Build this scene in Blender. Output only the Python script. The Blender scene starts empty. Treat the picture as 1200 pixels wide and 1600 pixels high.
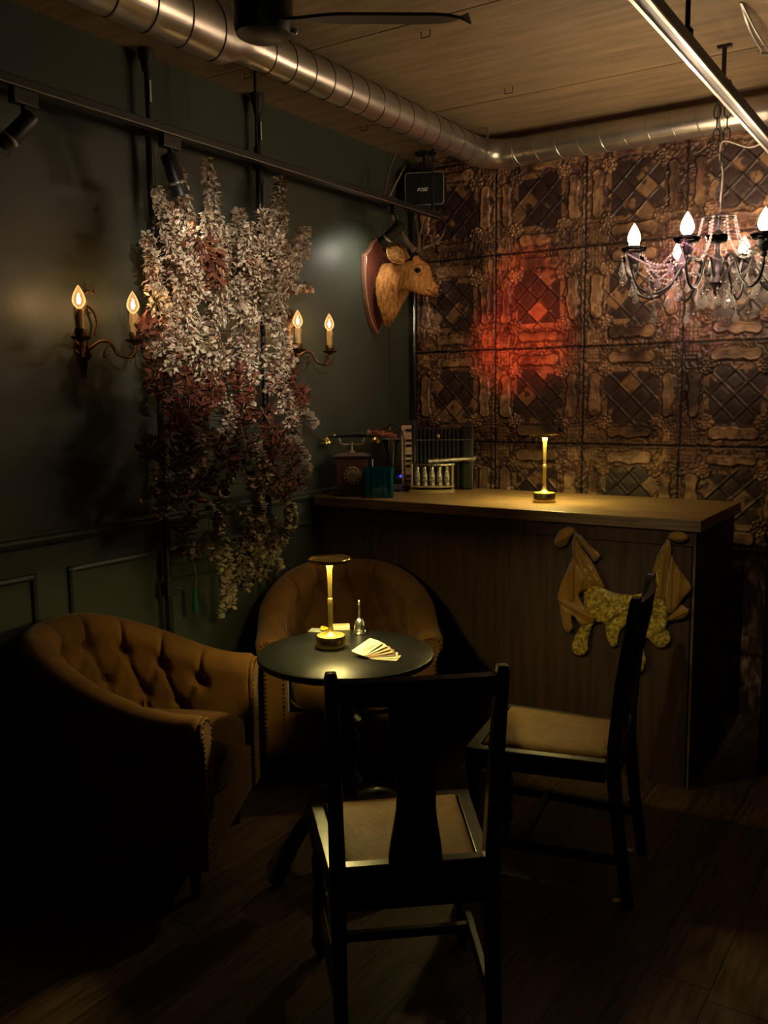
import bpy, math, random
import numpy as np
from math import sin, cos, pi, radians, atan2, hypot, sqrt, exp
from mathutils import Vector, Matrix, Euler
random.seed(7); np.random.seed(7)
SC = bpy.context.scene; COL = SC.collection
# ------------------------------------------------------------------ camera
YAW, PIT, ROL, FPX, EYE = .576109, .128283, -.0107724, 1425.48, 1.55
WX, WY, CEIL = -2.682, 4.48, 2.81          # left wall plane, back wall plane, ceiling height
_f = Vector((-sin(YAW)*cos(PIT), cos(YAW)*cos(PIT), -sin(PIT)))
_r0 = Vector((cos(YAW), sin(YAW), 0)); _u0 = _r0.cross(_f)
_r = _r0*cos(ROL) + _u0*sin(ROL); _u = -_r0*sin(ROL) + _u0*cos(ROL)
EYEP = Vector((0, 0, EYE))
cd = bpy.data.cameras.new('camera'); cam = bpy.data.objects.new('camera', cd); COL.objects.link(cam)
cd.sensor_fit = 'VERTICAL'; cd.sensor_height = 24; cd.lens = 24*FPX/1600; cd.clip_start = .05
m = Matrix.Identity(4)
for i in range(3):
    m[i][0], m[i][1], m[i][2], m[i][3] = _r[i], _u[i], -_f[i], EYEP[i]
cam.matrix_world = m; SC.camera = cam
def ray(x, y): return _f + _r*((x-600)/FPX) - _u*((y-800)/FPX)
def onz(x, y, z): d = ray(x, y); return EYEP + d*((z-EYE)/d.z)
def onx(x, y, X): d = ray(x, y); return EYEP + d*(X/d.x)
def ony(x, y, Y): d = ray(x, y); return EYEP + d*(Y/d.y)
# ------------------------------------------------------------------ view
SC.view_settings.view_transform = 'Standard'; SC.view_settings.look = 'None'
SC.view_settings.exposure = 0.0; SC.view_settings.gamma = 1; SC.view_settings.use_curve_mapping = False
w = bpy.data.worlds.new('World'); SC.world = w; w.use_nodes = True
w.node_tree.nodes['Background'].inputs[0].default_value = (.9, .8, .65, 1)
w.node_tree.nodes['Background'].inputs[1].default_value = .004
# ------------------------------------------------------------------ materials
def nt(name):
    M = bpy.data.materials.new(name); M.use_nodes = True
    n = M.node_tree.nodes; l = M.node_tree.links
    return M, n, l, n['Principled BSDF']
def mat(name, c1, c2=None, rough=.6, metal=0., scale=20, stretch=(1, 1, 1), bump=0., bscale=None, spec=.5,
        rough2=None, sheen=0., detail=6, lo=.35, hi=.65, attr=None, coord='Object', trans=0., coat=0.):
    M, n, l, b = nt(name)
    b.inputs['Roughness'].default_value = rough; b.inputs['Metallic'].default_value = metal
    b.inputs['Specular IOR Level'].default_value = spec
    if sheen: b.inputs['Sheen Weight'].default_value = sheen; b.inputs['Sheen Roughness'].default_value = .4
    if coat: b.inputs['Coat Weight'].default_value = coat
    if trans: b.inputs['Transmission Weight'].default_value = trans
    c2 = c2 or tuple(x*.75 for x in c1)
    tc = n.new('ShaderNodeTexCoord'); mp = n.new('ShaderNodeMapping'); mp.inputs['Scale'].default_value = stretch
    l.new(tc.outputs[coord], mp.inputs[0])
    no = n.new('ShaderNodeTexNoise'); no.inputs['Scale'].default_value = scale; no.inputs['Detail'].default_value = detail
    l.new(mp.outputs[0], no.inputs['Vector'])
    rp = n.new('ShaderNodeValToRGB'); rp.color_ramp.elements[0].position = lo; rp.color_ramp.elements[1].position = hi
    rp.color_ramp.elements[0].color = (*c2, 1); rp.color_ramp.elements[1].color = (*c1, 1)
    l.new(no.outputs[0], rp.inputs[0])
    if attr:
        at = n.new('ShaderNodeAttribute'); at.attribute_name = attr
        mx = n.new('ShaderNodeMixRGB'); mx.blend_type = 'MULTIPLY'; mx.inputs[0].default_value = 1
        l.new(at.outputs['Color'], mx.inputs[1]); l.new(rp.outputs[0], mx.inputs[2]); l.new(mx.outputs[0], b.inputs['Base Color'])
    else:
        l.new(rp.outputs[0], b.inputs['Base Color'])
    if rough2 is not None:
        mr = n.new('ShaderNodeMapRange'); mr.inputs[3].default_value = rough2; mr.inputs[4].default_value = rough
        l.new(no.outputs[0], mr.inputs[0]); l.new(mr.outputs[0], b.inputs['Roughness'])
    if bump:
        n2 = no
        if bscale:
            n2 = n.new('ShaderNodeTexNoise'); n2.inputs['Scale'].default_value = bscale; n2.inputs['Detail'].default_value = 4
            l.new(mp.outputs[0], n2.inputs['Vector'])
        bp = n.new('ShaderNodeBump'); bp.inputs['Strength'].default_value = bump; bp.inputs['Distance'].default_value = .01
        l.new(n2.outputs[0], bp.inputs['Height']); l.new(bp.outputs[0], b.inputs['Normal'])
    return M
def emit(name, col, s):
    M, n, l, b = nt(name)
    b.inputs['Base Color'].default_value = (*col, 1); b.inputs['Emission Color'].default_value = (*col, 1)
    b.inputs['Emission Strength'].default_value = s
    return M
def thin_glass(name, tint=(1, 1, 1), gloss=.12, glow=None, gs=0.):
    M, n, l, b = nt(name); n.remove(b)
    out = n['Material Output']; tr = n.new('ShaderNodeBsdfTransparent'); tr.inputs[0].default_value = (*tint, 1)
    gl = n.new('ShaderNodeBsdfGlossy'); gl.inputs['Roughness'].default_value = .05
    lw = n.new('ShaderNodeLayerWeight'); lw.inputs[0].default_value = gloss
    mx = n.new('ShaderNodeMixShader'); l.new(lw.outputs['Fresnel'], mx.inputs[0]); l.new(tr.outputs[0], mx.inputs[1]); l.new(gl.outputs[0], mx.inputs[2])
    if glow:   # a lit lamp's glass envelope glows a little
        em = n.new('ShaderNodeEmission'); em.inputs[0].default_value = (*glow, 1); em.inputs[1].default_value = gs
        ad = n.new('ShaderNodeAddShader'); l.new(mx.outputs[0], ad.inputs[0]); l.new(em.outputs[0], ad.inputs[1]); l.new(ad.outputs[0], out.inputs[0])
    else: l.new(mx.outputs[0], out.inputs[0])
    return M
def floor_mat():
    M, n, l, b = nt('dark_plank_floor')
    tc = n.new('ShaderNodeTexCoord'); sp = n.new('ShaderNodeSeparateXYZ'); l.new(tc.outputs['Object'], sp.inputs[0])
    def mth(op, a, v=None):
        q = n.new('ShaderNodeMath'); q.operation = op
        for i, x in enumerate((a, v)):
            if x is None: continue
            if isinstance(x, (int, float)): q.inputs[i].default_value = x
            else: l.new(x, q.inputs[i])
        return q.outputs[0]
    px = mth('MULTIPLY', sp.outputs[0], 1/.165); ix = mth('FLOOR', px); fx = mth('FRACT', px)
    wn = n.new('ShaderNodeTexWhiteNoise'); wn.noise_dimensions = '1D'; l.new(ix, wn.inputs['W'])
    py = mth('ADD', mth('MULTIPLY', sp.outputs[1], 1/1.2), mth('MULTIPLY', wn.outputs[0], 3.7)); iy = mth('FLOOR', py); fy = mth('FRACT', py)
    cb = n.new('ShaderNodeCombineXYZ'); l.new(ix, cb.inputs[0]); l.new(iy, cb.inputs[1])
    w2 = n.new('ShaderNodeTexWhiteNoise'); w2.noise_dimensions = '2D'; l.new(cb.outputs[0], w2.inputs['Vector'])
    rp = n.new('ShaderNodeValToRGB'); e = rp.color_ramp.elements
    e[0].color = (.070, .042, .025, 1); e[1].color = (.145, .092, .056, 1); x = e.new(.5); x.color = (.10, .070, .047, 1)
    l.new(w2.outputs[0], rp.inputs[0])
    mp = n.new('ShaderNodeMapping'); mp.inputs['Scale'].default_value = (30, 2.2, 1); l.new(tc.outputs['Object'], mp.inputs[0])
    ad = n.new('ShaderNodeVectorMath'); ad.operation = 'ADD'; l.new(mp.outputs[0], ad.inputs[0])
    sc3 = n.new('ShaderNodeVectorMath'); sc3.operation = 'SCALE'; sc3.inputs['Scale'].default_value = 19; l.new(w2.outputs['Color'], sc3.inputs[0]); l.new(sc3.outputs[0], ad.inputs[1])
    no = n.new('ShaderNodeTexNoise'); no.inputs['Scale'].default_value = 1.6; no.inputs['Detail'].default_value = 8; no.inputs['Distortion'].default_value = 1.2
    l.new(ad.outputs[0], no.inputs['Vector'])
    r2 = n.new('ShaderNodeValToRGB'); r2.color_ramp.elements[0].position = .3; r2.color_ramp.elements[1].position = .7
    r2.color_ramp.elements[0].color = (.35, .33, .3, 1); r2.color_ramp.elements[1].color = (1.25, 1.2, 1.1, 1)
    l.new(no.outputs[0], r2.inputs[0])
    mx = n.new('ShaderNodeMixRGB'); mx.blend_type = 'MULTIPLY'; mx.inputs[0].default_value = 1
    l.new(rp.outputs[0], mx.inputs[1]); l.new(r2.outputs[0], mx.inputs[2])
    gx = mth('MINIMUM', fx, mth('SUBTRACT', 1.0, fx)); gy = mth('MINIMUM', fy, mth('SUBTRACT', 1.0, fy))
    gp = mth('MAXIMUM', mth('LESS_THAN', gx, .011), mth('LESS_THAN', gy, .0018))
    m2 = n.new('ShaderNodeMixRGB'); l.new(gp, m2.inputs[0]); l.new(mx.outputs[0], m2.inputs[1]); m2.inputs[2].default_value = (.01, .007, .005, 1)
    l.new(m2.outputs[0], b.inputs['Base Color']); b.inputs['Roughness'].default_value = .48; b.inputs['Specular IOR Level'].default_value = .35
    bp = n.new('ShaderNodeBump'); bp.inputs['Strength'].default_value = .25; bp.inputs['Distance'].default_value = .004
    l.new(no.outputs[0], bp.inputs['Height']); l.new(bp.outputs[0], b.inputs['Normal'])
    return M
MT = dict(
    green=mat('dark_green_paint', (.046, .052, .039), (.039, .045, .034), rough=.50, scale=3, bump=.06, bscale=60, spec=.4),
    ply=mat('plywood_ceiling', (.235, .165, .088), (.14, .096, .050), rough=.75, scale=3, stretch=(1.2, 9, 1), bump=.15, bscale=25, lo=.3, hi=.7),
    floor=floor_mat(),
    duct=mat('galvanized_steel', (.50, .47, .41), (.38, .36, .32), rough=.36, metal=.9, scale=8, rough2=.28),
    ductdark=mat('duct_seam', (.10, .09, .08), rough=.5, metal=.6),
    black=mat('black_metal', (.012, .012, .012), rough=.42, metal=.0, scale=30),
    blackmatte=mat('black_plastic', (.010, .010, .010), rough=.6, scale=30),
    railwhite=mat('rail_trim', (.55, .52, .48), rough=.35, metal=.8),
    oak=mat('dark_oak', (.022, .013, .009), (.012, .008, .006), rough=.30, scale=10, stretch=(3, 3, 22), spec=.5, bump=.05),
    leather=mat('tan_leather', (.25, .14, .05), (.18, .10, .036), rough=.58, scale=14, bump=.25, bscale=70, spec=.2),
    velvet=mat('ochre_velvet', (.15, .068, .0165), (.094, .041, .0098), rough=.85, scale=7, sheen=.12, bump=.08, bscale=90, spec=.15),
    brassnail=mat('antique_brass_nail', (.45, .30, .12), rough=.35, metal=1),
    walnut=mat('counter_front_wood', (.075, .040, .020), (.042, .023, .012), rough=.55, scale=4, stretch=(9, 9, .7), bump=.1, spec=.3),
    topwood=mat('counter_top_wood', (.30, .19, .085), (.15, .092, .042), rough=.45, scale=5, stretch=(1, 14, 14), bump=.08, spec=.35),
    brass=mat('brushed_brass', (.83, .60, .19), (.75, .53, .16), rough=.24, metal=1, scale=60, stretch=(1, 1, .1)),
    brasslamp=mat('satin_brass', (.86, .66, .20), (.80, .58, .16), rough=.46, metal=1, scale=60, stretch=(1, 1, .1)),
    tabletop=mat('black_table_top', (.011, .012, .0135), (.007, .0075, .008), rough=.44, scale=9, stretch=(1, 3, 1), rough2=.34, spec=.22, bump=.04),
    blackwood=mat('black_painted_wood', (.014, .013, .012), rough=.32, scale=20, spec=.5),
    fur=mat('deer_fur', (.46, .205, .06), (.22, .09, .026), rough=.85, scale=55, stretch=(1, 1, .35), bump=.7, bscale=110, spec=.1, lo=.3, hi=.7),
    furlight=mat('inner_ear_fur', (.5, .3, .12), (.28, .15, .06), rough=.9, scale=80, bump=.6, spec=.1),
    antler=mat('antler', (.16, .11, .07), (.07, .045, .03), rough=.6, scale=30, stretch=(1, 1, .3), bump=.3),
    nose=mat('deer_nose', (.03, .018, .016), rough=.35),
    eye=mat('glass_eye', (.006, .004, .004), rough=.06, spec=.8),
    plaque=mat('plaque_wood', (.13, .038, .022), (.085, .024, .015), rough=.28, scale=8, stretch=(4, 4, 1), spec=.5),
    plaqueedge=mat('plaque_edge_wood', (.30, .15, .09), (.22, .10, .06), rough=.4, scale=20),
    bronze=mat('aged_bronze', (.16, .085, .035), (.06, .03, .014), rough=.38, metal=.9, scale=40, bump=.3),
    wax=mat('candle_sleeve', (.62, .40, .16), (.42, .24, .08), rough=.6, scale=30, stretch=(1, 1, .3)),
    glass=thin_glass('clear_bulb_glass', (1, .97, .9), .25, (1, .52, .18), .35),
    glassw=thin_glass('bright_bulb_glass', (1, .97, .9), .25, (1, .80, .55), 1.6),
    fil_dim=emit('dim_filament', (1, .58, .22), 230),
    fil=emit('chandelier_filament', (1, .75, .50), 560),
    led=emit('table_lamp_led', (1, .80, .26), 560),
    spotface=emit('spot_lamp_face', (1, .86, .66), 14),
    crystal=mat('crystal', (.92, .90, .88), (.92, .90, .88), rough=.08, trans=.78, spec=.8),
    vglass=thin_glass('vessel_glass', (.96, .97, .96), .35),
    tealglass=mat('teal_ribbed_glass', (.010, .20, .32), (.005, .11, .19), rough=.07, trans=.8, scale=6, spec=.7),
    phonewood=mat('telephone_wood', (.10, .042, .022), (.06, .025, .014), rough=.35, scale=12, stretch=(6, 6, 1)),
    dial=mat('dial_metal', (.62, .50, .36), (.42, .33, .22), rough=.4, metal=.5, scale=30),
    silver=mat('aged_silver', (.62, .60, .50), (.35, .34, .28), rough=.28, metal=1, scale=60, bump=.5, bscale=120),
    ivory=mat('ivory_key', (.80, .60, .46), rough=.4),
    paper=mat('cream_card', (.78, .70, .50), (.70, .62, .44), rough=.7, scale=30),
    papertan=mat('tan_card', (.55, .36, .20), (.46, .29, .16), rough=.7, scale=30),
    paperbrown=mat('brown_card', (.20, .14, .10), rough=.7),
    ink=mat('card_ink', (.06, .05, .04), rough=.8),
    gold=mat('gold_print', (.60, .36, .08), rough=.5),
    yellow=mat('yellow_fabric', (.75, .50, .02), (.55, .35, .01), rough=.7, bump=.4, bscale=80),
    satin=mat('mustard_satin', (.34, .17, .022), (.27, .13, .016), rough=.42, scale=5, sheen=.3, spec=.3),
    crushed=mat('crushed_gold_velvet', (.62, .44, .05), (.20, .125, .012), rough=.42, scale=75, bump=.5, bscale=40, sheen=.3, detail=8, lo=.42, hi=.62),
    stem=mat('dry_stem', (.20, .15, .09), (.10, .07, .04), rough=.8, scale=40),
    leaf=mat('dried_leaf', (1, 1, 1), (.72, .68, .62), rough=.75, scale=45, attr='Col', spec=.2),
    greentube=mat('green_glass_tube', (.02, .16, .09), rough=.15, trans=.3),
    bluelight=emit('blue_indicator', (.05, .08, 1), 1.2),
    pink=mat('pink_dried_flower', (.62, .20, .15), (.42, .12, .09), rough=.8, scale=60),
    palewood=mat('pale_rack_wood', (.36, .27, .13), (.26, .19, .09), rough=.6, scale=12, stretch=(2, 8, 8)),
    cabinet=mat('black_brown_cabinet', (.018, .012, .009), (.012, .008, .006), rough=.6, scale=5, stretch=(6, 6, 1)),
    tin=None)
# ------------------------------------------------------------------ mesh builder
class MB:
    def __init__(s): s.v = []; s.f = []; s.c = []
    def add(s, vs, fs, col=None):
        o = len(s.v); s.v += [tuple(x) for x in vs]; s.f += [tuple(i+o for i in q) for q in fs]
        if col is not None: s.c += [col]*len(vs)
        return s
    def box(s, c, d, R=None):
        x, y, z = (k/2 for k in d); vs = [Vector((a*x, b*y, e*z)) for a in (-1, 1) for b in (-1, 1) for e in (-1, 1)]
        if R is not None: vs = [R @ p for p in vs]
        c = Vector(c)
        return s.add([p+c for p in vs], [(0, 1, 3, 2), (4, 6, 7, 5), (0, 4, 5, 1), (2, 3, 7, 6), (0, 2, 6, 4), (1, 5, 7, 3)])
    def tube(s, pts, r, n=8, cap=True, sq=None):
        P = [Vector(p) for p in pts]; k = len(P); rr = r if isinstance(r, (list, tuple)) else [r]*k
        T = [(P[min(i+1, k-1)]-P[max(i-1, 0)]).normalized() for i in range(k)]
        a = Vector((0, 0, 1)) if abs(T[0].z) < .9 else Vector((1, 0, 0))
        N = T[0].cross(a).normalized(); vs = []; fs = []
        for i in range(k):
            N = (N - T[i]*N.dot(T[i])).normalized(); Bn = T[i].cross(N)
            for j in range(n):
                t = 2*pi*j/n + (pi/4 if n == 4 else 0); vs.append(P[i] + (N*cos(t) + Bn*sin(t))*rr[i])
        for i in range(k-1):
            for j in range(n):
                fs.append((i*n+j, i*n+(j+1) % n, (i+1)*n+(j+1) % n, (i+1)*n+j))
        if cap: fs += [tuple(range(n-1, -1, -1)), tuple((k-1)*n+j for j in range(n))]
        return s.add(vs, fs)
    def lathe(s, prof, c=(0, 0, 0), n=24, R=None):
        c = Vector(c); vs = []; fs = []; k = len(prof)
        for r, z in prof:
            for j in range(n):
                t = 2*pi*j/n; p = Vector((max(r, 1e-5)*cos(t), max(r, 1e-5)*sin(t), z))
                vs.append((R @ p if R is not None else p)+c)
        for i in range(k-1):
            for j in range(n): fs.append((i*n+j, i*n+(j+1) % n, (i+1)*n+(j+1) % n, (i+1)*n+j))
        fs += [tuple(range(n-1, -1, -1)), tuple((k-1)*n+j for j in range(n))]
        return s.add(vs, fs)
    def ball(s, c, r, n=10, sz=1., sx=1., sy=1., R=None):
        c = Vector(c); k = max(5, n//2+1); vs = []; fs = []
        for i in range(k):
            a = pi*i/(k-1)
            for j in range(n):
                t = 2*pi*j/n; p = Vector((r*sx*max(sin(a), 1e-4)*cos(t), r*sy*max(sin(a), 1e-4)*sin(t), -r*sz*cos(a)))
                vs.append((R @ p if R is not None else p)+c)
        for i in range(k-1):
            for j in range(n): fs.append((i*n+j, i*n+(j+1) % n, (i+1)*n+(j+1) % n, (i+1)*n+j))
        fs += [tuple(range(n-1, -1, -1)), tuple((k-1)*n+j for j in range(n))]
        return s.add(vs, fs)
    def prism(s, poly, fn0, fn1):
        k = len(poly); vs = [fn0(*p) for p in poly]+[fn1(*p) for p in poly]
        fs = [tuple(range(k-1, -1, -1)), tuple(range(k, 2*k))] + [(i, (i+1) % k, k+(i+1) % k, k+i) for i in range(k)]
        return s.add(vs, fs)
    def grid(s, rows, closed_u=False, closed_v=False, caps=False):
        k, n = len(rows), len(rows[0]); fs = []
        for i in range(k if closed_u else k-1):
            for j in range(n if closed_v else n-1):
                fs.append((i*n+j, i*n+(j+1) % n, ((i+1) % k)*n+(j+1) % n, ((i+1) % k)*n+j))
        if caps: fs += [tuple(range(n-1, -1, -1)), tuple((k-1)*n+j for j in range(n))]
        return s.add([p for r_ in rows for p in r_], fs)
    def build(s, name, mt, parent=None, smooth=True, bevel=0, world=False, sub=0, solid=0, angle=40):
        vs = s.v
        if world and parent is not None:
            q = parent; W = q.matrix_basis.copy()
            while q.parent is not None: q = q.parent; W = q.matrix_basis @ W
            inv = W.inverted(); vs = [inv @ Vector(p) for p in vs]
        me = bpy.data.meshes.new(name); me.from_pydata([tuple(p) for p in vs], [], s.f); me.update()
        if isinstance(mt, str): mt = MT[mt]
        me.materials.append(mt)
        if smooth: me.polygons.foreach_set('use_smooth', [True]*len(me.polygons))
        if s.c and len(s.c) == len(s.v):
            a = me.color_attributes.new('Col', 'FLOAT_COLOR', 'POINT')
            a.data.foreach_set('color', np.array([(*q, 1) for q in s.c], dtype=np.float32).ravel())
        o = bpy.data.objects.new(name, me); COL.objects.link(o)
        import bmesh
        bm = bmesh.new(); bm.from_mesh(me); bmesh.ops.recalc_face_normals(bm, faces=bm.faces)
        if smooth and angle < 180:
            for e in bm.edges:
                if len(e.link_faces) == 2 and e.calc_face_angle(0) > radians(angle): e.smooth = False
        bm.to_mesh(me); bm.free()
        if solid: q = o.modifiers.new('solid', 'SOLIDIFY'); q.thickness = solid; q.offset = 0
        if bevel: q = o.modifiers.new('bevel', 'BEVEL'); q.width = bevel; q.segments = 2; q.limit_method = 'ANGLE'; q.angle_limit = radians(40)
        if sub: q = o.modifiers.new('sub', 'SUBSURF'); q.levels = sub; q.render_levels = sub
        if parent is not None: o.parent = parent
        return o
def tag(o, label=None, cat=None, group=None, kind=None):
    if label: o['label'] = label
    if cat: o['category'] = cat
    if group: o['group'] = group
    if kind: o['kind'] = kind
    return o
def thing(name, label, cat, loc=(0, 0, 0), rz=0., group=None):
    o = bpy.data.objects.new(name, None); COL.objects.link(o); o.empty_display_size = .05

    o.matrix_basis = Matrix.Translation(Vector(loc)) @ Matrix.Rotation(rz, 4, 'Z')
    return tag(o, label, cat, group)
KIDS = {}
def dup(root, loc, rz, label, group=None):
    r = root.copy(); COL.objects.link(r); r.matrix_basis = Matrix.Translation(Vector(loc)) @ Matrix.Rotation(rz, 4, 'Z')
    r['label'] = label
    if group: r['group'] = group
    def rec(src, dst):
        for ch in [c for c in COL.objects if c.parent == src]:
            c = ch.copy(); COL.objects.link(c); c.parent = dst; rec(ch, c)
    rec(root, r); return r
def struct(name, mb, mt, **k): return tag(mb.build(name, mt, **k), kind='structure')
def bez(p, n=12):
    """Catmull-Rom through the points"""
    P = [Vector(q) for q in p]; P = [P[0]*2-P[1]]+P+[P[-1]*2-P[-2]]; out = []
    for i in range(1, len(P)-2):
        for k in range(n):
            t = k/n; a, b, c, d = P[i-1], P[i], P[i+1], P[i+2]
            out.append(.5*((2*b)+(c-a)*t+(2*a-5*b+4*c-d)*t*t+(3*b-a-3*c+d)*t**3))
    return out+[P[-2]]
def ss(a, b, x):
    t = min(1, max(0, (x-a)/(b-a))); return t*t*(3-2*t)
# ================================================================== ROOM
XR, YF = 1.2, -1.6
fl = MB(); fl.box(((WX+XR)/2, (YF+WY)/2, -.05), (XR-WX+.2, WY-YF+.2, .1)); struct('floor', fl, 'floor', smooth=False)
# ceiling: plywood sheets with open joints and small staples' hooks
ce = MB(); y = WY+.1; joints = [3.755, 2.845, 1.935, 1.025, .115, -.795]
edges = [WY+.1]+joints+[YF-.1]
for a, b in zip(edges[:-1], edges[1:]):
    ce.box(((WX+XR)/2, (a+b)/2, CEIL+.01), (XR-WX+.2, a-b-.007, .02))
struct('ceiling', ce, 'ply', smooth=False)
cb = MB(); cb.box(((WX+XR)/2, (YF+WY)/2, CEIL+.035), (XR-WX+.2, WY-YF+.2, .03)); struct('trim_1', cb, 'blackmatte', smooth=False)  # black backing sheet above the ceiling boards, showing only through their joints
lw = MB(); lw.box((WX-.05, (YF+WY)/2, CEIL/2), (.1, WY-YF+.2, CEIL)); struct('wall_left', lw, 'green', smooth=False)
tr = MB()
prof = [(0, 0), (.012, .003), (.02, .014), (.024, .022), (.016, .032), (.02, .04), (.008, .048), (0, .05)]
def rail_y(mb, z0, y0, y1, pr):
    mb.prism(pr, lambda a, b: (WX+a, y0, z0+b), lambda a, b: (WX+a, y1, z0+b))
rail_y(tr, 1.045, YF, WY, prof); struct('trim_2', tr, 'green', smooth=False)
pm = [(0, 0), (.009, .001), (.014, .009), (.010, .019), (.004, .022), (0, .023)]
k = 3
for y0, y1 in ((.75, 1.93), (2.06, 3.06), (3.19, 4.35)):
    t = MB()
    for z in (.22, .932): rail_y(t, z, y0, y1, pm)
    for yy, sgn in ((y0, 1), (y1, -1)):
        t.prism(pm, lambda a, b: (WX+a, yy+sgn*b, .22), lambda a, b: (WX+a, yy+sgn*b, .955))
    struct('trim_%d' % k, t, 'green', smooth=False); k += 1
bs = MB(); bs.box((WX+.008, (YF+WY)/2, .06), (.016, WY-YF, .12)); struct('baseboard_left', bs, 'green', smooth=False, bevel=.004)
vs = MB(); vs.box((WX+.002, 4.2, 1.95), (.004, .012, 1.7)); struct('trim_%d' % k, vs, 'green', smooth=False)
# ------------------------------------------------------------------ embossed tin wall (relief in the mesh, worn paint as vertex colour)
def vnoise(x, y, seed):
    r = np.random.RandomState(seed); t = r.rand(256, 256)
    xi, yi = np.floor(x).astype(int), np.floor(y).astype(int); fx, fy = x-xi, y-yi
    fx, fy = fx*fx*(3-2*fx), fy*fy*(3-2*fy)
    g = lambda a, b: t[a % 256, b % 256]
    return (g(xi, yi)*(1-fx)+g(xi+1, yi)*fx)*(1-fy)+(g(xi, yi+1)*(1-fx)+g(xi+1, yi+1)*fx)*fy
def fbm(x, y, seed, o=4):
    s = 0; a = .5
    for i in range(o): s = s+a*vnoise(x*2**i, y*2**i, seed+i); a *= .5
    return s/(1-.5**o)
def sst(a, b, x): t = np.clip((x-a)/(b-a), 0, 1); return t*t*(3-2*t)
def tin_wall():
    T = .4925; st = .0036
    xs = np.arange(WX, XR+.05, st)
    zs = np.concatenate([np.arange(0, .8, .02), np.arange(.8, CEIL+st, st)])
    X, Z = np.meshgrid(xs, zs)
    U = (X-WX)/T; V = (Z-1.286)/T+4
    iu, iv = np.floor(U).astype(int), np.floor(V).astype(int); u, v = U-iu, V-iv
    # slight warping so that nothing is ruler-straight
    u = np.clip(u+.012*(fbm(X*9, Z*9, 3)-.5), 0, 1); v = np.clip(v+.012*(fbm(X*9, Z*9, 9)-.5), 0, 1)
    e = np.minimum(np.minimum(u, 1-u), np.minimum(v, 1-v))
    hsh = vnoise(iu*7.31+.5, iv*5.77+.5, 21)
    n1 = fbm(X*6, Z*6, 31); n2 = fbm(X*40, Z*40, 41); n3 = fbm(X*14+5, Z*14, 51); n4 = fbm(X*22, Z*22, 61)
    h = np.zeros_like(X)
    raised = np.zeros_like(X)
    # bead round the sheet, and the lap joint
    h += .0035*np.exp(-((e-.022)/.010)**2) - .004*(1-sst(.0, .012, e))
    # cartouche along each side
    def cart(t, w):
        wob = .052*(1+.09*np.cos((t-.5)*34)+1.1*(n3-.5)+.5*(n4-.5))
        dx = np.maximum(np.abs(t-.5)-.17, 0)
        return np.sqrt(dx**2+(w-.125)**2)-wob
    n5 = fbm(X*3.1+2, Z*3.1+7, 91); n6 = fbm(X*55, Z*55, 95, 3)
    d = np.minimum(np.minimum(cart(u, v), cart(u, 1-v)), np.minimum(cart(v, u), cart(v, 1-u)))
    c = 1-sst(-.012, .008, d); raised = np.maximum(raised, c); h += .0085*c*(1+.35*np.exp(-((d+.012)/.008)**2)); h -= .0025*np.exp(-((d-.012)/.006)**2)
    # corner squares and rosettes
    uu = np.minimum(u, 1-u); vv = np.minimum(v, 1-v)
    sq = np.maximum(np.abs(uu-.10), np.abs(vv-.10)); gq = (np.abs((uu*26) % 1-.5) < .12) | (np.abs((vv*26) % 1-.5) < .12)
    c = (1-sst(.058, .066, sq)); raised = np.maximum(raised, c*.8); h += .004*c - .003*c*gq
    dr = np.hypot(uu-.235, vv-.235); th = np.arctan2(vv-.235, uu-.235)
    rr = .078*(1+.10*np.cos(8*th)); c = 1-sst(rr-.012, rr+.004, dr)
    raised = np.maximum(raised, c*.9); h = np.where(c > .05, .009*c*(.62+.38*np.cos(8*th)*sst(0, .03, dr))+.003*np.cos(dr*190)*c, h)
    # scroll ornament between
    bord = 1-sst(.205, .235, e)
    scroll = np.sin(58*n1+18*n4)
    h += .0028*scroll*bord*(1-raised); h += .0012*(n2-.5)*2*(.4+bord)
    # lattice field
    P = .235; a = ((u-.5)+(v-.5))/P; b = ((u-.5)-(v-.5))/P
    fa = np.abs(a-np.round(a)); fb = np.abs(b-np.round(b)); ld = np.minimum(fa, fb)*P/1.414
    field = sst(.205, .225, e)*(c < .05)
    line = 1-sst(.004, .012, ld); node = 1-sst(.014, .022, np.hypot(fa, fb)*P/1.414)
    h += field*(-.003+.0045*line+.003*node + .002*sst(.01, .05, ld))
    ia, ib = np.floor(a), np.floor(b)
    cr = vnoise(ia*3.7+iu*11.3+.5, ib*5.1+iv*7.9+.5, 71)
    # colours
    dark = np.array([.040, .021, .020]); tan = np.array([.25, .132, .068]); tan2 = np.array([.34, .195, .10]); rust = np.array([.105, .045, .030]); soot = np.array([.022, .013, .012])
    mix = lambda A, B, t: A*(1-t[..., None])+B*t[..., None]
    base = mix(rust[None, None], tan[None, None], sst(.35, .62, n1*.6+n3*.4))
    base = mix(base, np.broadcast_to(tan2, base.shape), raised*sst(.38, .66, n3)*.7)
    base = mix(base, np.broadcast_to(soot, base.shape), sst(.50, .72, fbm(X*4.3+9, Z*4.3, 81)*.65+n4*.35)*.85)
    base = mix(base, np.broadcast_to(rust*.45, base.shape), (1-raised)*sst(.0, 1., .5-.5*scroll)*bord*.75)
    base = mix(base, np.broadcast_to(soot, base.shape), np.exp(-((d-.010)/.007)**2)*.7*bord)
    base = mix(base, np.broadcast_to(soot, base.shape), sst(.52, .60, n6)*.55*sst(.4, .6, n5))
    base *= (.55+.9*sst(.3, .7, n5))[..., None]
    tri = (1-sst(.235, .29, e)); tan_cell = ((cr > .80) | ((tri > .5) & (cr > .42)))
    wear = sst(.60, .66, n3*.5+n4*.5)*(cr > .35)
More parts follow.
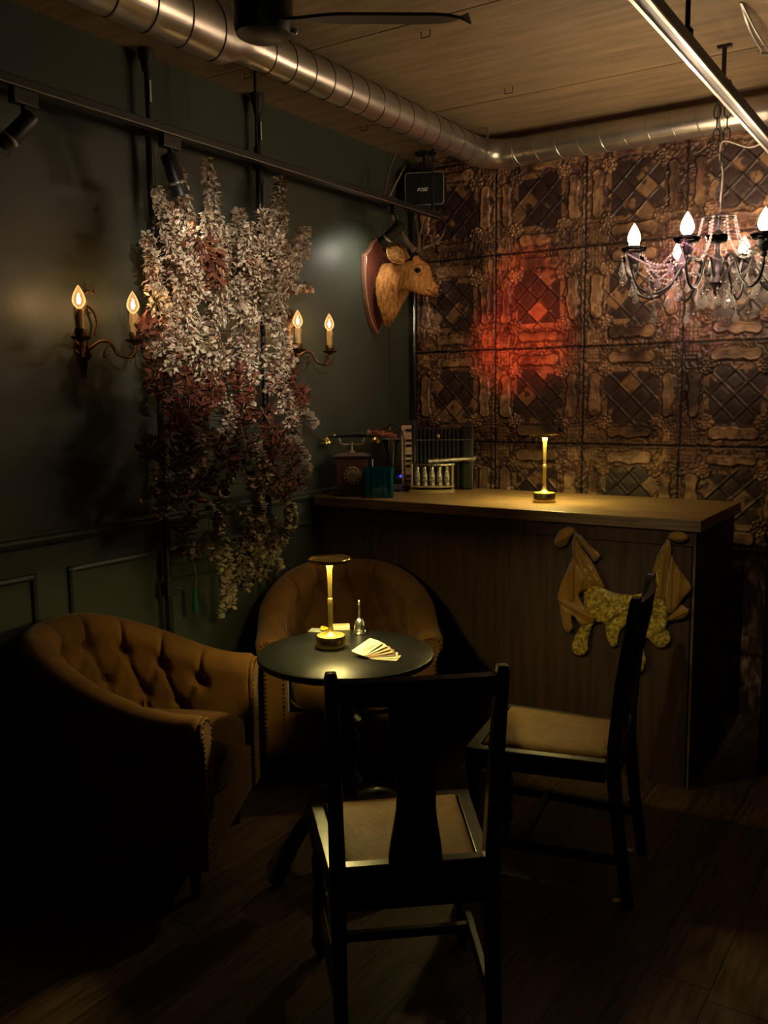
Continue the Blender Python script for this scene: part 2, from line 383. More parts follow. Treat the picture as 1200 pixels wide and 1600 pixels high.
    cell = mix(np.broadcast_to(dark, base.shape), np.broadcast_to(tan*.9, base.shape), np.clip(tan_cell*1.0*sst(.30, .42, n4)+wear, 0, 1))
    cell *= (.75+.5*n1)[..., None]
    cell = mix(cell, np.broadcast_to(soot*.8, base.shape), line*.7)
    col = mix(base, cell, field)
    col = mix(col, np.broadcast_to(soot*.5, base.shape), 1-sst(.004, .018, e))
    col *= (.55+.9*n2)[..., None]*(.8+.4*hsh)[..., None]
    ny, nx = X.shape
    co = np.stack([X, WY-h, Z], -1).reshape(-1, 3).astype(np.float32)
    i = np.arange(ny*nx).reshape(ny, nx); q = np.stack([i[:-1, :-1], i[:-1, 1:], i[1:, 1:], i[1:, :-1]], -1).reshape(-1, 4)
    me = bpy.data.meshes.new('wall_back'); me.vertices.add(len(co)); me.vertices.foreach_set('co', co.ravel())
    me.loops.add(q.size); me.loops.foreach_set('vertex_index', q.ravel().astype(np.int32))
    me.polygons.add(len(q)); me.polygons.foreach_set('loop_start', np.arange(0, q.size, 4, dtype=np.int32))
    me.polygons.foreach_set('use_smooth', np.ones(len(q), bool)); me.update(); me.validate()
    ca = me.color_attributes.new('Col', 'FLOAT_COLOR', 'POINT')
    ca.data.foreach_set('color', np.concatenate([np.clip(col, 0, 1).reshape(-1, 3), np.ones((ny*nx, 1))], 1).astype(np.float32).ravel())
    M, n, l, bs = nt('embossed_tin'); at = n.new('ShaderNodeAttribute'); at.attribute_name = 'Col'; l.new(at.outputs['Color'], bs.inputs['Base Color'])
    bs.inputs['Roughness'].default_value = .46; bs.inputs['Specular IOR Level'].default_value = .45
    no = n.new('ShaderNodeTexNoise'); no.inputs['Scale'].default_value = 90; tc = n.new('ShaderNodeTexCoord'); l.new(tc.outputs['Object'], no.inputs[0])
    bp = n.new('ShaderNodeBump'); bp.inputs['Strength'].default_value = .25; bp.inputs['Distance'].default_value = .004; l.new(no.outputs[0], bp.inputs['Height']); l.new(bp.outputs[0], bs.inputs['Normal'])
    me.materials.append(M); o = bpy.data.objects.new('wall_back', me); COL.objects.link(o); tag(o, kind='structure')
tin_wall()
bk = MB(); bk.box(((WX+XR)/2, WY+.06, CEIL/2), (XR-WX+.2, .1, CEIL)); struct('trim_%d' % (k+1), bk, 'blackmatte', smooth=False)
# staples/hooks on the ceiling
hk = None
HS = [((387, 113), 'small bent wire hook in the ceiling between the duct and the left wall post'), ((795, 137), 'small wire hook in the ceiling right of the duct, nearer of two there'),
      ((568, 196), 'small wire hook in the ceiling above the dried flowers side of the duct'), ((665, 48), 'small wire hook in the ceiling under the fan blade tip')]
for p, lab in HS:
    q = onz(p[0], p[1], CEIL)
    t = MB(); t.tube([(-.018, 0, 0), (-.018, 0, -.022), (.018, 0, -.022), (.018, 0, 0)], .0022, 5)
    o = t.build('ceiling_hook', 'blackmatte'); o.location = q; tag(o, lab, 'hook', 'wire hooks in the plywood ceiling')
# ------------------------------------------------------------------ spiral duct
DX, DY, DZ, DR = -2.122, 4.245, 2.715, .0665
root = thing('spiral_duct', 'grey galvanized spiral duct running along the ceiling and turning at the corner', 'duct', (DX, DY, CEIL))
def ribs(mb, p0, p1, r, step):
    """the lock seam of a spiral duct: one helix wound round it"""
    p0, p1 = Vector(p0), Vector(p1); L = (p1-p0).length; d = (p1-p0).normalized(); e1 = d.cross(Vector((0, 0, 1))).normalized(); e2 = d.cross(e1)
    n = int(L/step*40); mb.tube([p0+d*(L*i/n)+(e1*cos(2*pi*i/40)+e2*sin(2*pi*i/40))*r for i in range(n+1)], .0028, 6)
a = MB(); a.tube([(DX, 2.42, DZ), (DX, DY-.13, DZ)], DR, 48)
o = a.build('duct_section', 'duct', root, world=True)
a = MB(); ribs(a, (DX, 2.42, DZ), (DX, DY-.13, DZ), DR, .112); a.build('spiral_seam', 'ductdark', o, world=True)
a = MB(); a.tube([(DX, 2.46, DZ), (DX, 2.40, DZ), (DX, 2.34, DZ-.01), (DX, -1.0, DZ-.01)], [DR+.002, DR+.004, DR+.022, DR+.022], 48)
o = a.build('wide_duct_section', 'duct', root, world=True)
a = MB(); ribs(a, (DX, 2.33, DZ-.01), (DX, -.9, DZ-.01), DR+.022, .14); a.build('spiral_seam', 'ductdark', o, world=True)
a = MB(); R = .13
pts = [(DX+R-R*cos(t), DY-R+R*sin(t), DZ) for t in [pi/2*i/14 for i in range(15)]]
a.tube([(DX, DY-R-.03, DZ)]+pts+[(DX+R+.03, DY, DZ)], DR+.003, 48); a.build('elbow', 'duct', root, world=True)
a = MB(); a.tube([(DX+.13, DY, DZ), (XR, DY, DZ)], DR, 48); o = a.build('duct_section', 'duct', root, world=True)
a = MB(); ribs(a, (DX+.16, DY, DZ), (XR, DY, DZ), DR, .108); a.build('spiral_seam', 'duct', o, world=True)
for px, py, ax in ((DX, DY-.14, 'y'), (-1.0, DY, 'x')):
    a = MB(); ring = []
    for i in range(25):
        t = pi*1.0+pi*i/24
        ring.append((px+(DR+.004)*cos(t), py, DZ+(DR+.004)*sin(t)) if ax == 'y' else (px, py+(DR+.004)*cos(t), DZ+(DR+.004)*sin(t)))
    ring = [(ring[0][0], ring[0][1], CEIL)]+ring+[(ring[-1][0], ring[-1][1], CEIL)]
    a.tube(ring, .006, 4); a.build('hanger_strap', 'ductdark' if ax == 'x' else 'duct', root, world=True)
# ------------------------------------------------------------------ ceiling fan (hub and the blade in view)
HX, HY = -1.655, 1.985
root = thing('ceiling_fan', 'black ceiling fan with round motor housing near the top edge', 'fan', (HX, HY, CEIL))
a = MB(); a.lathe([(.0, 2.492), (.058, 2.492), (.072, 2.50), (.078, 2.52), (.080, 2.66), (.07, 2.70), (.03, 2.72), (.03, CEIL), (0, CEIL)], (HX, HY, 0), 40); a.build('motor_housing', 'black', root, world=True)
dv = Vector((cos(radians(35)), sin(radians(35)), 0)); nv = Vector((-dv.y, dv.x, 0)); c0 = Vector((HX, HY, 2.535))
a = MB(); rows = []
for i in range(15):
    s = .06+.49*i/14; wd = .060+.03*ss(0, .3, i/14); wd *= (1 if i < 12 else sqrt(max(0.02, 1-((i-11)/3.2)**2)))
    rows.append([c0+dv*s+nv*wd+Vector((0, 0, .027)), c0+dv*s+nv*wd+Vector((0, 0, .035)), c0+dv*s-nv*wd+Vector((0, 0, -.012)), c0+dv*s-nv*wd+Vector((0, 0, -.020))])
a.grid(rows, closed_v=True, caps=True); a.build('fan_blade', 'black', root, world=True)
a = MB(); q = Vector((HX, HY, 0))+Vector((_r.x, _r.y, 0))*.083; a.tube([(q.x, q.y, 2.545), (q.x, q.y, 2.515)], .0015, 5); a.ball((q.x, q.y, 2.508), .009); a.build('pull_knob', 'silver', root, world=True)
# ------------------------------------------------------------------ left lighting track on rods, with its spotlights
TX, TZ = -2.41, 2.462
root = thing('lighting_track', 'thin black lighting track hung on rods along the green wall', 'light track', (TX, 2.8, CEIL))
a = MB(); a.box((TX, (4.27-.8)/2, TZ), (.034, 4.27+.8, .030)); a.build('rail', 'black', root, world=True, bevel=.003, smooth=False)
a = MB(); a.tube([(TX+.0175, -.7, TZ-.012), (TX+.0175, 4.25, TZ-.012)], .0016, 5); a.build('edge_strip', 'railwhite', root, world=True)
for yy in (2.833, 4.20, .9):
    a = MB(); a.tube([(TX, yy, TZ), (TX, yy, CEIL)], .0055, 8); a.lathe([(0, TZ+.012), (.012, TZ+.013), (.012, TZ+.04), (.006, TZ+.05), (0, TZ+.05)], (TX, yy, 0), 12); a.build('hanging_rod', 'black', root, world=True)
def spot_lamp(y0, aim, label, watts, cone, tx=TX, tz=TZ, col=(1, .84, .62), blend=.5, reach=.17, rad=.02, grp='spotlights on the left lighting track'):
    """adaptor on the rail, stem, tilted head with reflector; a spot lamp shines out of it"""
    top = Vector((tx, y0, tz-.015)); root = thing('track_spotlight', label, 'spotlight', top, group=grp)
    a = MB(); a.box((0, 0, -.022), (.030, .085, .044)); a.build('track_adaptor', 'black', root, smooth=False, bevel=.003)
    a = MB(); a.tube([(0, 0, -.04), (0, 0, -reach+.03)], .009, 10); a.ball((0, 0, -reach+.02), .015); a.build('stem', 'black', root)
    piv = Vector((0, 0, -reach+.01)); d = (Vector(aim)-(top+piv)).normalized()
    R = Vector((0, 0, -1)).rotation_difference(d).to_matrix()
    a = MB(); a.lathe([(0, .035), (.022, .035), (.026, .028), (.026, -.055), (.027, -.06), (.027, -.066), (.026, -.07), (.033, -.105), (.030, -.105), (.020, -.075), (0, -.075)], piv, 28, R); a.build('lamp_head', 'black', root)
    a = MB(); a.lathe([(.0268, -.058), (.0282, -.060), (.0282, -.066), (.0268, -.068)], piv, 28, R); a.build('trim_ring', 'railwhite', root)
    a = MB(); a.lathe([(0, -.077), (.017, -.077), (.017, -.079), (0, -.079)], piv, 20, R); a.build('lamp_face', 'spotface', root)
    ld = bpy.data.lights.new('spot_beam', 'SPOT'); lo = bpy.data.objects.new('spot_beam', ld); COL.objects.link(lo)
    ld.energy = watts; ld.color = col; ld.spot_size = radians(cone); ld.spot_blend = blend; ld.shadow_soft_size = rad
    lo.location = top+piv+d*.11; lo.rotation_euler = d.to_track_quat('-Z', 'Y').to_euler()
    return root
spot_lamp(1.79, (-2.80, 1.32, 1.72), 'black track spotlight at the left edge, tilted out of frame', 2.0, 70, reach=.105)
spot_lamp(2.372, (-2.38, 2.80, 1.35), 'black track spotlight pointing down over the dried flowers', 3, 60, blend=.9, reach=.105)
spot_lamp(3.85, (-2.70, 3.86, 2.14), 'black track spotlight above the deer head', 3.6, 150, blend=.8, col=(1, .93, .74), reach=.115)
# right-hand track
RX, RZ = -.70, 2.45
root = thing('lighting_track', 'pale edged lighting track crossing in front of the chandelier chain', 'light track', (RX, 2.8, CEIL))
a = MB(); a.box((RX, 1.9, RZ), (.036, 4.6, .034)); a.build('rail', 'black', root, world=True, bevel=.002, smooth=False)
for sx in (-1, 1):
    a = MB(); a.box((RX+sx*.0155, 1.9, RZ-.0195), (.009, 4.6, .006)); a.build('edge_strip', 'railwhite', root, world=True, smooth=False)
for yy in (2.56, .6, 4.1):
    a = MB(); a.tube([(RX, yy, RZ), (RX, yy, CEIL)], .007, 8); a.lathe([(0, RZ+.013), (.016, RZ+.014), (.016, RZ+.035), (.008, RZ+.045), (0, RZ+.045)], (RX, yy, 0), 12); a.build('hanging_rod', 'black', root, world=True)
spot_lamp(.75, (-2.03, WY, 1.83), 'track spotlight with red light on the near end of the right track', 850, 10, tx=RX, tz=RZ, col=(1, .09, .03), blend=1., grp='spotlights on the right lighting track')
spot_lamp(.50, (-2.0, WY, 2.12), 'second red track spotlight on the near end of the right track', 480, 7, tx=RX, tz=RZ, col=(1, .12, .05), blend=1., grp='spotlights on the right lighting track')
spot_lamp(1.42, (-1.08, WY, 2.04), 'track spotlight with pink light on the near end of the right track', 480, 14, tx=RX, tz=RZ, col=(1, .42, .50), blend=1., grp='spotlights on the right lighting track')
spot_lamp(1.20, (-2.42, 2.70, 1.88), 'track spotlight beaming at the dried flowers from the right track', 165, 30, tx=RX, tz=RZ, col=(1, .87, .70), blend=.9, grp='spotlights on the right lighting track')
spot_lamp(1.0, (-1.15, 3.5, .72), 'added unseen track spotlight giving fill light on the gold garment from the right track', 46, 24, tx=RX, tz=RZ, col=(1, .86, .58), blend=1., grp='spotlights on the right lighting track')  # unseen lamp, added as front fill for the garment
spot_lamp(.25, (-2.47, 4.02, 2.10), 'added unseen narrow track spotlight brightening the deer head from the right track', 210, 6.5, tx=RX, tz=RZ, col=(1, .84, .58), blend=.8, grp='spotlights on the right lighting track')  # unseen lamp, added to brighten the deer besides the left-track spot
# loose cables on the ceiling by the right track
q0, q1 = onz(1158, 3, CEIL), onz(1200, 75, CEIL)
a = MB()
for s in (0, .03):
    a.tube(bez([q0+Vector((0, 0, 0)), q0.lerp(q1, .3)+Vector((s, -.01, -.035-s)), q0.lerp(q1, .7)+Vector((s*1.4, .01, -.04-s)), q1+Vector((s, 0, -.02)), q1+Vector((.25, .3, 0))], 8), .006 if s == 0 else .004, 6)
tag(a.build('ceiling_cable', 'railwhite'), 'loose pale cables sagging from the ceiling at the top right corner', 'cable')
# ------------------------------------------------------------------ tension poles beside the flowers
def tension_pole(y, label):
    root = thing('tension_pole', label, 'pole', (WX+.05, y, 0), group='black tension poles against the green wall')
    a = MB(); a.tube([(0, 0, .03), (0, 0, 2.56)], .015, 16); a.build('pole', 'black', root)
    a = MB(); a.tube([(0, 0, 2.5), (0, 0, 2.74)], .010, 12); a.build('inner_tube', 'railwhite' if False else 'black', root)
    a = MB(); a.lathe([(0, 2.73), (.016, 2.73), (.02, 2.76), (.03, 2.785), (.03, CEIL), (0, CEIL)], (0, 0, 0), 20); a.build('top_pad', 'blackmatte', root)
    a = MB(); a.lathe([(0, 0), (.03, 0), (.03, .015), (.018, .03), (0, .03)], (0, 0, 0), 20); a.build('foot_pad', 'blackmatte', root)
    for z in (.80, 2.53):
        a = MB(); a.box((.004, 0, z), (.042, .05, .055)); a.tube([(.02, .02, z), (.02, .045, z)], .008, 8); a.build('clamp', 'blackmatte', root, smooth=False, bevel=.004)
    a = MB(); a.box((.0165, .0, 2.66), (.002, .006, .075)); a.build('warning_label', 'paper', root, smooth=False)
    return root
tension_pole(2.488, 'black tension pole left of the dried flowers, nearer the front')
tension_pole(3.105, 'black tension pole rising behind the right side of the dried flowers')
# corner pipe with cable
a = MB(); a.tube([(WX+.035, 4.40, 1.075), (WX+.035, 4.40, 2.55)], .012, 12); a.tube([(WX+.022, 4.425, 1.075), (WX+.022, 4.425, 2.6)], .006, 8)
tag(a.build('corner_conduit', mat('glossy_black_conduit', (.02, .02, .02), rough=.15, spec=.8)), 'glossy black conduit standing in the room corner behind the deer head', 'conduit')
# cables by the loudspeaker
a = MB(); p = [Vector((-2.35, 4.36, 2.78)), Vector((-2.2, 4.40, 2.74)), Vector((-2.05, 4.40, 2.77)), Vector((-1.9, 4.40, 2.79))]
a.tube(bez(p, 8), .006, 6); a.tube(bez([v+Vector((0, .02, -.02)) for v in p], 8), .005, 6)
tag(a.build('speaker_cable', 'blackmatte'), 'black cables running from the loudspeaker behind the duct elbow', 'cable')
# ------------------------------------------------------------------ loudspeaker
sc_ = ony(664, 296, 4.30); root = thing('loudspeaker', 'small black loudspeaker hanging from a ceiling bracket in the corner', 'speaker', (sc_.x, sc_.y, CEIL), rz=radians(22))
zc = sc_.z-CEIL
a = MB(); a.box((0, .05, zc), (.205, .13, .165)); o = a.build('cabinet', 'blackmatte', root, smooth=False, bevel=.012)
def rrect(w, h, r, n=6): return [(sx*(w/2-r)+r*cos(t), sz*(h/2-r)+r*sin(t)) for sx, sz, t0 in ((1, 1, 0), (-1, 1, pi/2), (-1, -1, pi), (1, -1, 1.5*pi)) for t in [t0+pi/2*i/n for i in range(n+1)]]
a = MB(); pr = rrect(.196, .156, .014); a.prism(pr, lambda x, z: (x, -.020, zc+z), lambda x, z: (x, -.014, zc+z)); a.build('grille', 'black', root, smooth=False)
for w_, h_, nm in ((.204, .164, 'grille_trim'), (.190, .150, 'inner_trim')):
    a = MB(); pr = rrect(w_, h_, .016); a.tube([(x, -.019, zc+z) for x, z in pr+pr[:1]], .0011, 5); a.build(nm, mat('speaker_trim', (.62, .60, .55), rough=.4), root)
fc = bpy.data.curves.new('logo', 'FONT'); fc.body = 'BOSE'; fc.size = .023; fc.align_x = 'CENTER'; fc.shear = .35; fc.extrude = .0005; fc.offset = .0006
fo = bpy.data.objects.new('logo_text', fc); COL.objects.link(fo)
dg = bpy.context.evaluated_depsgraph_get(); me = bpy.data.meshes.new_from_object(fo.evaluated_get(dg)); COL.objects.unlink(fo); bpy.data.objects.remove(fo)
lg = bpy.data.objects.new('logo', me); COL.objects.link(lg); me.materials.clear(); me.materials.append(mat('white_logo', (.85, .84, .80), rough=.5)); lg.parent = root
lg.rotation_euler = (pi/2, 0, 0); lg.location = (-.012, -.0212, zc-.012)
a = MB(); a.lathe([(0, 0), (.055, 0), (.055, -.006), (.02, -.012), (.012, -.06), (.014, -.07), (0, -.07)], (0, .04, 0), 24); a.box((0, .05, (zc+.0825-.06)/2-.005), (.035, .03, -(zc+.0825)-.05)); a.build('ceiling_bracket', 'black', root)
a = MB(); a.box((.0, .02, zc-.095), (.06, .05, .028)); a.build('lower_bracket', 'black', root, smooth=False, bevel=.004)
# ================================================================== BAR COUNTER
CL, CR, CF, CBK, CT = -2.66, -.845, 3.475, 4.165, 1.068
root = thing('bar_counter', 'dark plank bar counter with a thick lighter wooden top before the tin wall', 'bar counter', ((CL+CR)/2, CF+.3, 0))
a = MB(); a.box(((CL+CR)/2, (CF+CBK)/2, CT-.022), (CR-CL, CBK-CF, .044)); a.build('counter_top', 'topwood', root, world=True, smooth=False, bevel=.003)
# front: vertical boards with fine joints, in one panel mesh
a = MB(); n = 9; x0, x1 = CL+.02, CR-.035; bw = (x1-x0)/n
pr = []
for i in range(n):
    pr += [(x0+i*bw+.0015, CF+.0265), (x0+i*bw+.003, CF+.025), (x0+(i+1)*bw-.003, CF+.025), (x0+(i+1)*bw-.0015, CF+.0265)]
pr += [(x1, CF+.05), (x0, CF+.05)]
a.prism(pr, lambda x, y: (x, y, 0), lambda x, y: (x, y, CT-.044)); a.build('front_panel', 'walnut', root, world=True, smooth=False)
a = MB(); a.box((CR-.0325, (CF+CBK)/2+.01, (CT-.044)/2), (.022, CBK-CF-.06, CT-.044)); a.build('side_panel', 'walnut', root, world=True, smooth=False, bevel=.002)
a = MB(); a.box((CL+.03, (CF+CBK)/2+.01, (CT-.044)/2), (.022, CBK-CF-.06, CT-.044)); a.build('side_panel', 'walnut', root, world=True, smooth=False, bevel=.002)
a = MB(); a.box(((CL+CR)/2, CF+.022, CT-.044-.03), (CR-CL-.05, .010, .06)); a.build('top_rail', 'walnut', root, world=True, smooth=False, bevel=.002)
a = MB(); a.box((CR-.024, CF+.023, (CT-.044)/2), (.008, .012, CT-.046)); a.build('corner_strip', mat('worn_corner_wood', (.20, .12, .07), (.05, .03, .018), rough=.5, scale=9), root, world=True, smooth=False)
a = MB(); a.box(((CL+CR)/2, CBK-.1, .45), (CR-CL-.1, .02, .03)); a.build('back_shelf_rail', 'walnut', root, world=True, smooth=False)
# low cabinet in the dark to the right, against the wall
root = thing('low_cabinet', 'low dark open cabinet in the shadow right of the bar counter', 'cabinet', (-.2, 4.15, 0))
for nm, c, d in (('side_panel', (-.66, 4.12, .475), (.025, .60, .95)), ('side_panel', (.30, 4.12, .475), (.025, .60, .95)), ('top_panel', (-.18, 4.12, .962), (1.0, .62, .025)),
                 ('shelf', (-.18, 4.12, .50), (.93, .58, .022)), ('bottom_panel', (-.18, 4.12, .09), (.93, .58, .022)), ('back_panel', (-.18, 4.41, .50), (.93, .01, .86))):
    a = MB(); a.box(c, d); a.build(nm, 'cabinet', root, world=True, smooth=False, bevel=.002)
a = MB(); a.box((-.63, 3.84, .56), (.026, .02, .17)); a.build('divider_edge', mat('pale_edge_board', (.16, .10, .05), rough=.6), root, world=True, smooth=False)

# ================================================================== ROUND TABLE
TCX, TCY, TH, TR = -1.682, 2.352, .72, .288
root = thing('pedestal_table', 'small round black pedestal table with curved legs between the armchairs', 'table', (TCX, TCY, 0))
a = MB(); a.lathe([(0, TH-.026), (TR-.012, TH-.026), (TR-.003, TH-.021), (TR, TH-.012), (TR-.002, TH-.004), (TR-.008, TH), (0, TH)], n=96); a.build('tabletop', 'tabletop', root)
a = MB(); a.lathe([(0, TH-.06), (.10, TH-.06), (.13, TH-.035), (.13, TH-.026), (0, TH-.026)], n=32); a.build('top_block', 'blackwood', root)
pf = [(0, .13), (.05, .13), (.052, .20), (.036, .23), (.030, .25), (.046, .27), (.050, .285), (.034, .305), (.028, .33), (.034, .38), (.042, .42), (.036, .45), (.028, .465), (.045, .48), (.048, .495), (.030, .51), (.026, .54), (.034, .60), (.04, .64), (.06, .66), (0, .66)]
a = MB(); a.lathe(pf, n=32); a.build('turned_column', 'blackwood', root)
ang0 = atan2(2.078-TCY, -1.789-TCX)
for i in range(4):
    t = ang0+pi/2*i; dx, dy = cos(t), sin(t)
    pts = bez([(0.035*dx, .035*dy, .19), (.10*dx, .10*dy, .205), (.18*dx, .18*dy, .165), (.235*dx, .235*dy, .09), (.268*dx, .268*dy, .03), (.29*dx, .29*dy, .018)], 6)
    a = MB(); k_ = len(pts); a.tube(pts, [.030-.010*(j/k_) for j in range(k_)], 10); a.build('leg', 'blackwood', root)

# ================================================================== TUFTED TUB ARMCHAIRS
def tub_chair(label, loc, rz):
    root = thing('tub_armchair', label, 'armchair', loc, rz, 'tufted ochre tub armchairs')
    # U-shaped plan: s in -1..1, arm front -> back -> arm front
    HWID, FX, BX = .300, .33, -.275
    path = []
    N = 150
    # straight arms then half ellipse
    Ls = .26; A = FX-Ls-BX
    P = []
    for i in range(400):
        t = i/399
        if t < .22: P.append((FX-Ls*t/.22, -HWID))
        elif t > .78: P.append((FX-Ls*(1-t)/.22, HWID))
        else:
            q = -pi/2+pi*(t-.22)/.56; P.append((FX-Ls-A*cos(q), HWID*sin(q)))
    L = [0]
    for i in range(1, 400): L.append(L[-1]+hypot(P[i][0]-P[i-1][0], P[i][1]-P[i-1][1]))
    TOT = L[-1]
    def at(s):
        s = max(0, min(TOT, s)); import bisect
        i = min(398, max(0, bisect.bisect(L, s)-1)); f = (s-L[i])/(L[i+1]-L[i]+1e-9)
        x = P[i][0]+(P[i+1][0]-P[i][0])*f; y = P[i][1]+(P[i+1][1]-P[i][1])*f
        dx, dy = P[i+1][0]-P[i][0], P[i+1][1]-P[i][1]; l = hypot(dx, dy)
        return Vector((x, y, 0)), Vector((-dy/l, dx/l, 0))   # outward normal
    def Ht(s):
        d = abs(s/TOT-.5)*2
        return .615+.19*(1-ss(.12, .95, d))
    # tuft buttons: two rows on the inner face
    btn = []
    nb = 9
    for i in range(nb): btn.append(((.12+.76*i/(nb-1))*TOT, .115))
    for i in range(nb-1): btn.append(((.12+.76*(i+.5)/(nb-1))*TOT, .235))
    def segd(s, d, a, b):
        vx, vy = b[0]-a[0], b[1]-a[1]; t = max(0, min(1, ((s-a[0])*vx+(d-a[1])*vy)/(vx*vx+vy*vy)))
        return hypot(s-a[0]-t*vx, d-a[1]-t*vy)
    segs = []
    for i in range(nb):
        segs.append((btn[i], (btn[i][0], -.02)))
        for j in (i-1, i):
            if 0 <= j < nb-1: segs.append((btn[i], btn[nb+j]))
    for j in range(nb-1):
        b = btn[nb+j]; segs += [(b, (b[0]-.035, .36)), (b, (b[0]+.035, .36))]
    def disp(s, d):
        """inward dimple depth at arclength s, distance d below the rim"""
        q = 0
        for b in btn:
            r2 = (s-b[0])**2+(d-b[1])**2
            if r2 < .01: q = max(q, .040*exp(-r2/.0007))
        for a_, b_ in segs:
            if abs(s-(a_[0]+b_[0])/2) < .12:
                q = max(q, .017*exp(-(segd(s, d, a_, b_)/.0085)**2))
        return q
    rows = []
    NS = 190
    for i in range(NS+1):
        s = TOT*i/NS; c, nrm = at(s); H = Ht(s); fr = min(s, TOT-s)
        # offset n (outward +), height
        prof = [(.040, .13), (.043, .22), (.043, .34), (.043, H-.13), (.048, H-.095), (.064, H-.065), (.074, H-.042), (.070, H-.020), (.055, H-.005), (.032, H)]
        inner = [(.008, H-.003, 0.0), (-.014, H-.012, .02), (-.030, H-.027, .035), (-.040, H-.045, .05)]
        k_ = 18
        zin = .40
        for j in range(1, k_+1): inner.append((-.042-.010*j/k_, H-.045+(zin-(H-.045))*j/k_, .05+(H-.045-zin)*j/k_))
        pts = []
        for o_, z in prof: pts.append(c+nrm*o_+Vector((0, 0, z)))
        for o_, z, d in inner: pts.append(c+nrm*(o_+disp(s, d)+(.004-.004*cos(0)))+Vector((0, 0, z)))
        pts.append(c+nrm*-.05+Vector((0, 0, .13)))
        # plump, rounded end at the arm front
        if fr < .03:
            f = 1-sqrt(max(0, 1-(1-fr/.03)**2)); cen = c+Vector((0, 0, H-.05))
            pts = [p+(c+nrm*.003+Vector((0, 0, min(p.z, H-.06)))-p)*(.22*f) for p in pts]
        rows.append(pts)
    a = MB(); a.grid(rows, closed_v=True, caps=True); shell = a.build('tufted_shell', 'velvet', root, angle=70)
    for b in btn:
        c, nrm = at(b[0]); H = Ht(b[0]); d = b[1]; z = H-.045-(d-.05)
        a = MB(); a.ball((0, 0, 0), .0085, 10, sz=.6, R=Vector((0, 0, 1)).rotation_difference(-nrm).to_matrix())
        o = a.build('tufting_button', 'velvet', root); o.location = c+nrm*(-.044+.033)+Vector((0, 0, z))
    # seat cushion
    rows = []
    for z, k_, f in ((.30, .97, 0), (.315, .99, 0), (.36, 1.0, 0), (.405, .995, 0), (.425, .97, 0), (.438, .9, 0), (.446, .7, 0), (.449, .35, 0)):
        ring = []
        for i in range(60):
            t = 2*pi*i/60; ex = .55
            x = (abs(cos(t))**ex)*(1 if cos(t) > 0 else -1); y = (abs(sin(t))**ex)*(1 if sin(t) > 0 else -1)
            hw = .243; xx = .055+x*.295*k_; yy = y*hw*k_
            if xx < -.0: 
                lim = .243*sqrt(max(.02, 1-(min(xx, 0)/.285)**2)); yy = max(-lim, min(lim, yy))
            ring.append((xx, yy, z))
        rows.append(ring)
    a = MB(); a.grid(rows, closed_v=True, caps=True); cu = a.build('seat_cushion', 'velvet', root, angle=80)
    for z in (.318, .422):
        a = MB(); ring = [Vector(rows[1 if z < .4 else 4][i % 60]) for i in range(61)]; a.tube([(p.x*1.004, p.y*1.004, z) for p in ring], .0045, 6); a.build('piping', 'velvet', cu)
    # front apron under the cushion
    a = MB(); a.box((.305, 0, .215), (.05, .52, .17)); a.build('front_apron', 'velvet', root, smooth=True, bevel=.012)
    # nail-headed front facings of the arms, feet
    for sg in (-1, 1):
        a = MB(); y0 = sg*HWID; H = .615
        pr = [(-.046, .135), (.040, .135), (.040, H-.12), (.046, H-.09), (.064, H-.06), (.066, H-.035), (.052, H-.016), (.02, H-.008), (-.012, H-.016), (-.034, H-.035), (-.044, H-.07)]
        a.prism(pr, lambda n_, z: (FX-.002, y0+sg*n_, z), lambda n_, z: (FX+.010, y0+sg*n_, z)); fc_ = a.build('arm_facing', 'velvet', root, smooth=False, bevel=.004)
        a = MB(); pl = [Vector((FX+.011, y0+sg*n_*.82, .14+(z-.14)*.975+.003)) for n_, z in pr+pr[:1]][1:]
        dist = 0; step = .0175; k2 = 0
        for p, q in zip(pl[:-1], pl[1:]):
            if abs(p.z-q.z) < 1e-3 and p.z < .2: continue
            l = (q-p).length
            while dist < l:
                a.ball(p.lerp(q, dist/l), .0052, 8, sx=.7); dist += step; k2 += 1
            dist -= l
        tag(a.build('nailhead_trim', 'brassnail', fc_), 'row of brass nailheads', kind='stuff')
        for xx in (.27, -.20):
            a = MB(); a.lathe([(0, 0), (.014, 0), (.022, .13), (0, .13)], (xx, sg*(.25 if xx > 0 else .18), 0), 16); a.build('foot', 'oak', root)
    a = MB(); a.box((.03, 0, .15), (.50, .36, .04)); a.build('seat_base', 'blackmatte', root, smooth=False)
    return root
d1 = Vector((.887, .46, 0)).normalized(); m1 = Vector((-2.020, 2.165, 0)); r1 = m1-d1*.33
arm = tub_chair('ochre velvet tufted tub armchair at the left, in front of the green wall panelling', r1, atan2(d1.y, d1.x))
a2 = radians(-53); d2 = Vector((cos(a2), sin(a2), 0)); m2 = Vector((-2.010, 2.84, 0)); r2 = m2-d2*.33
dup(arm, r2, a2, 'ochre velvet tufted tub armchair behind the round table, backed onto the bar counter')

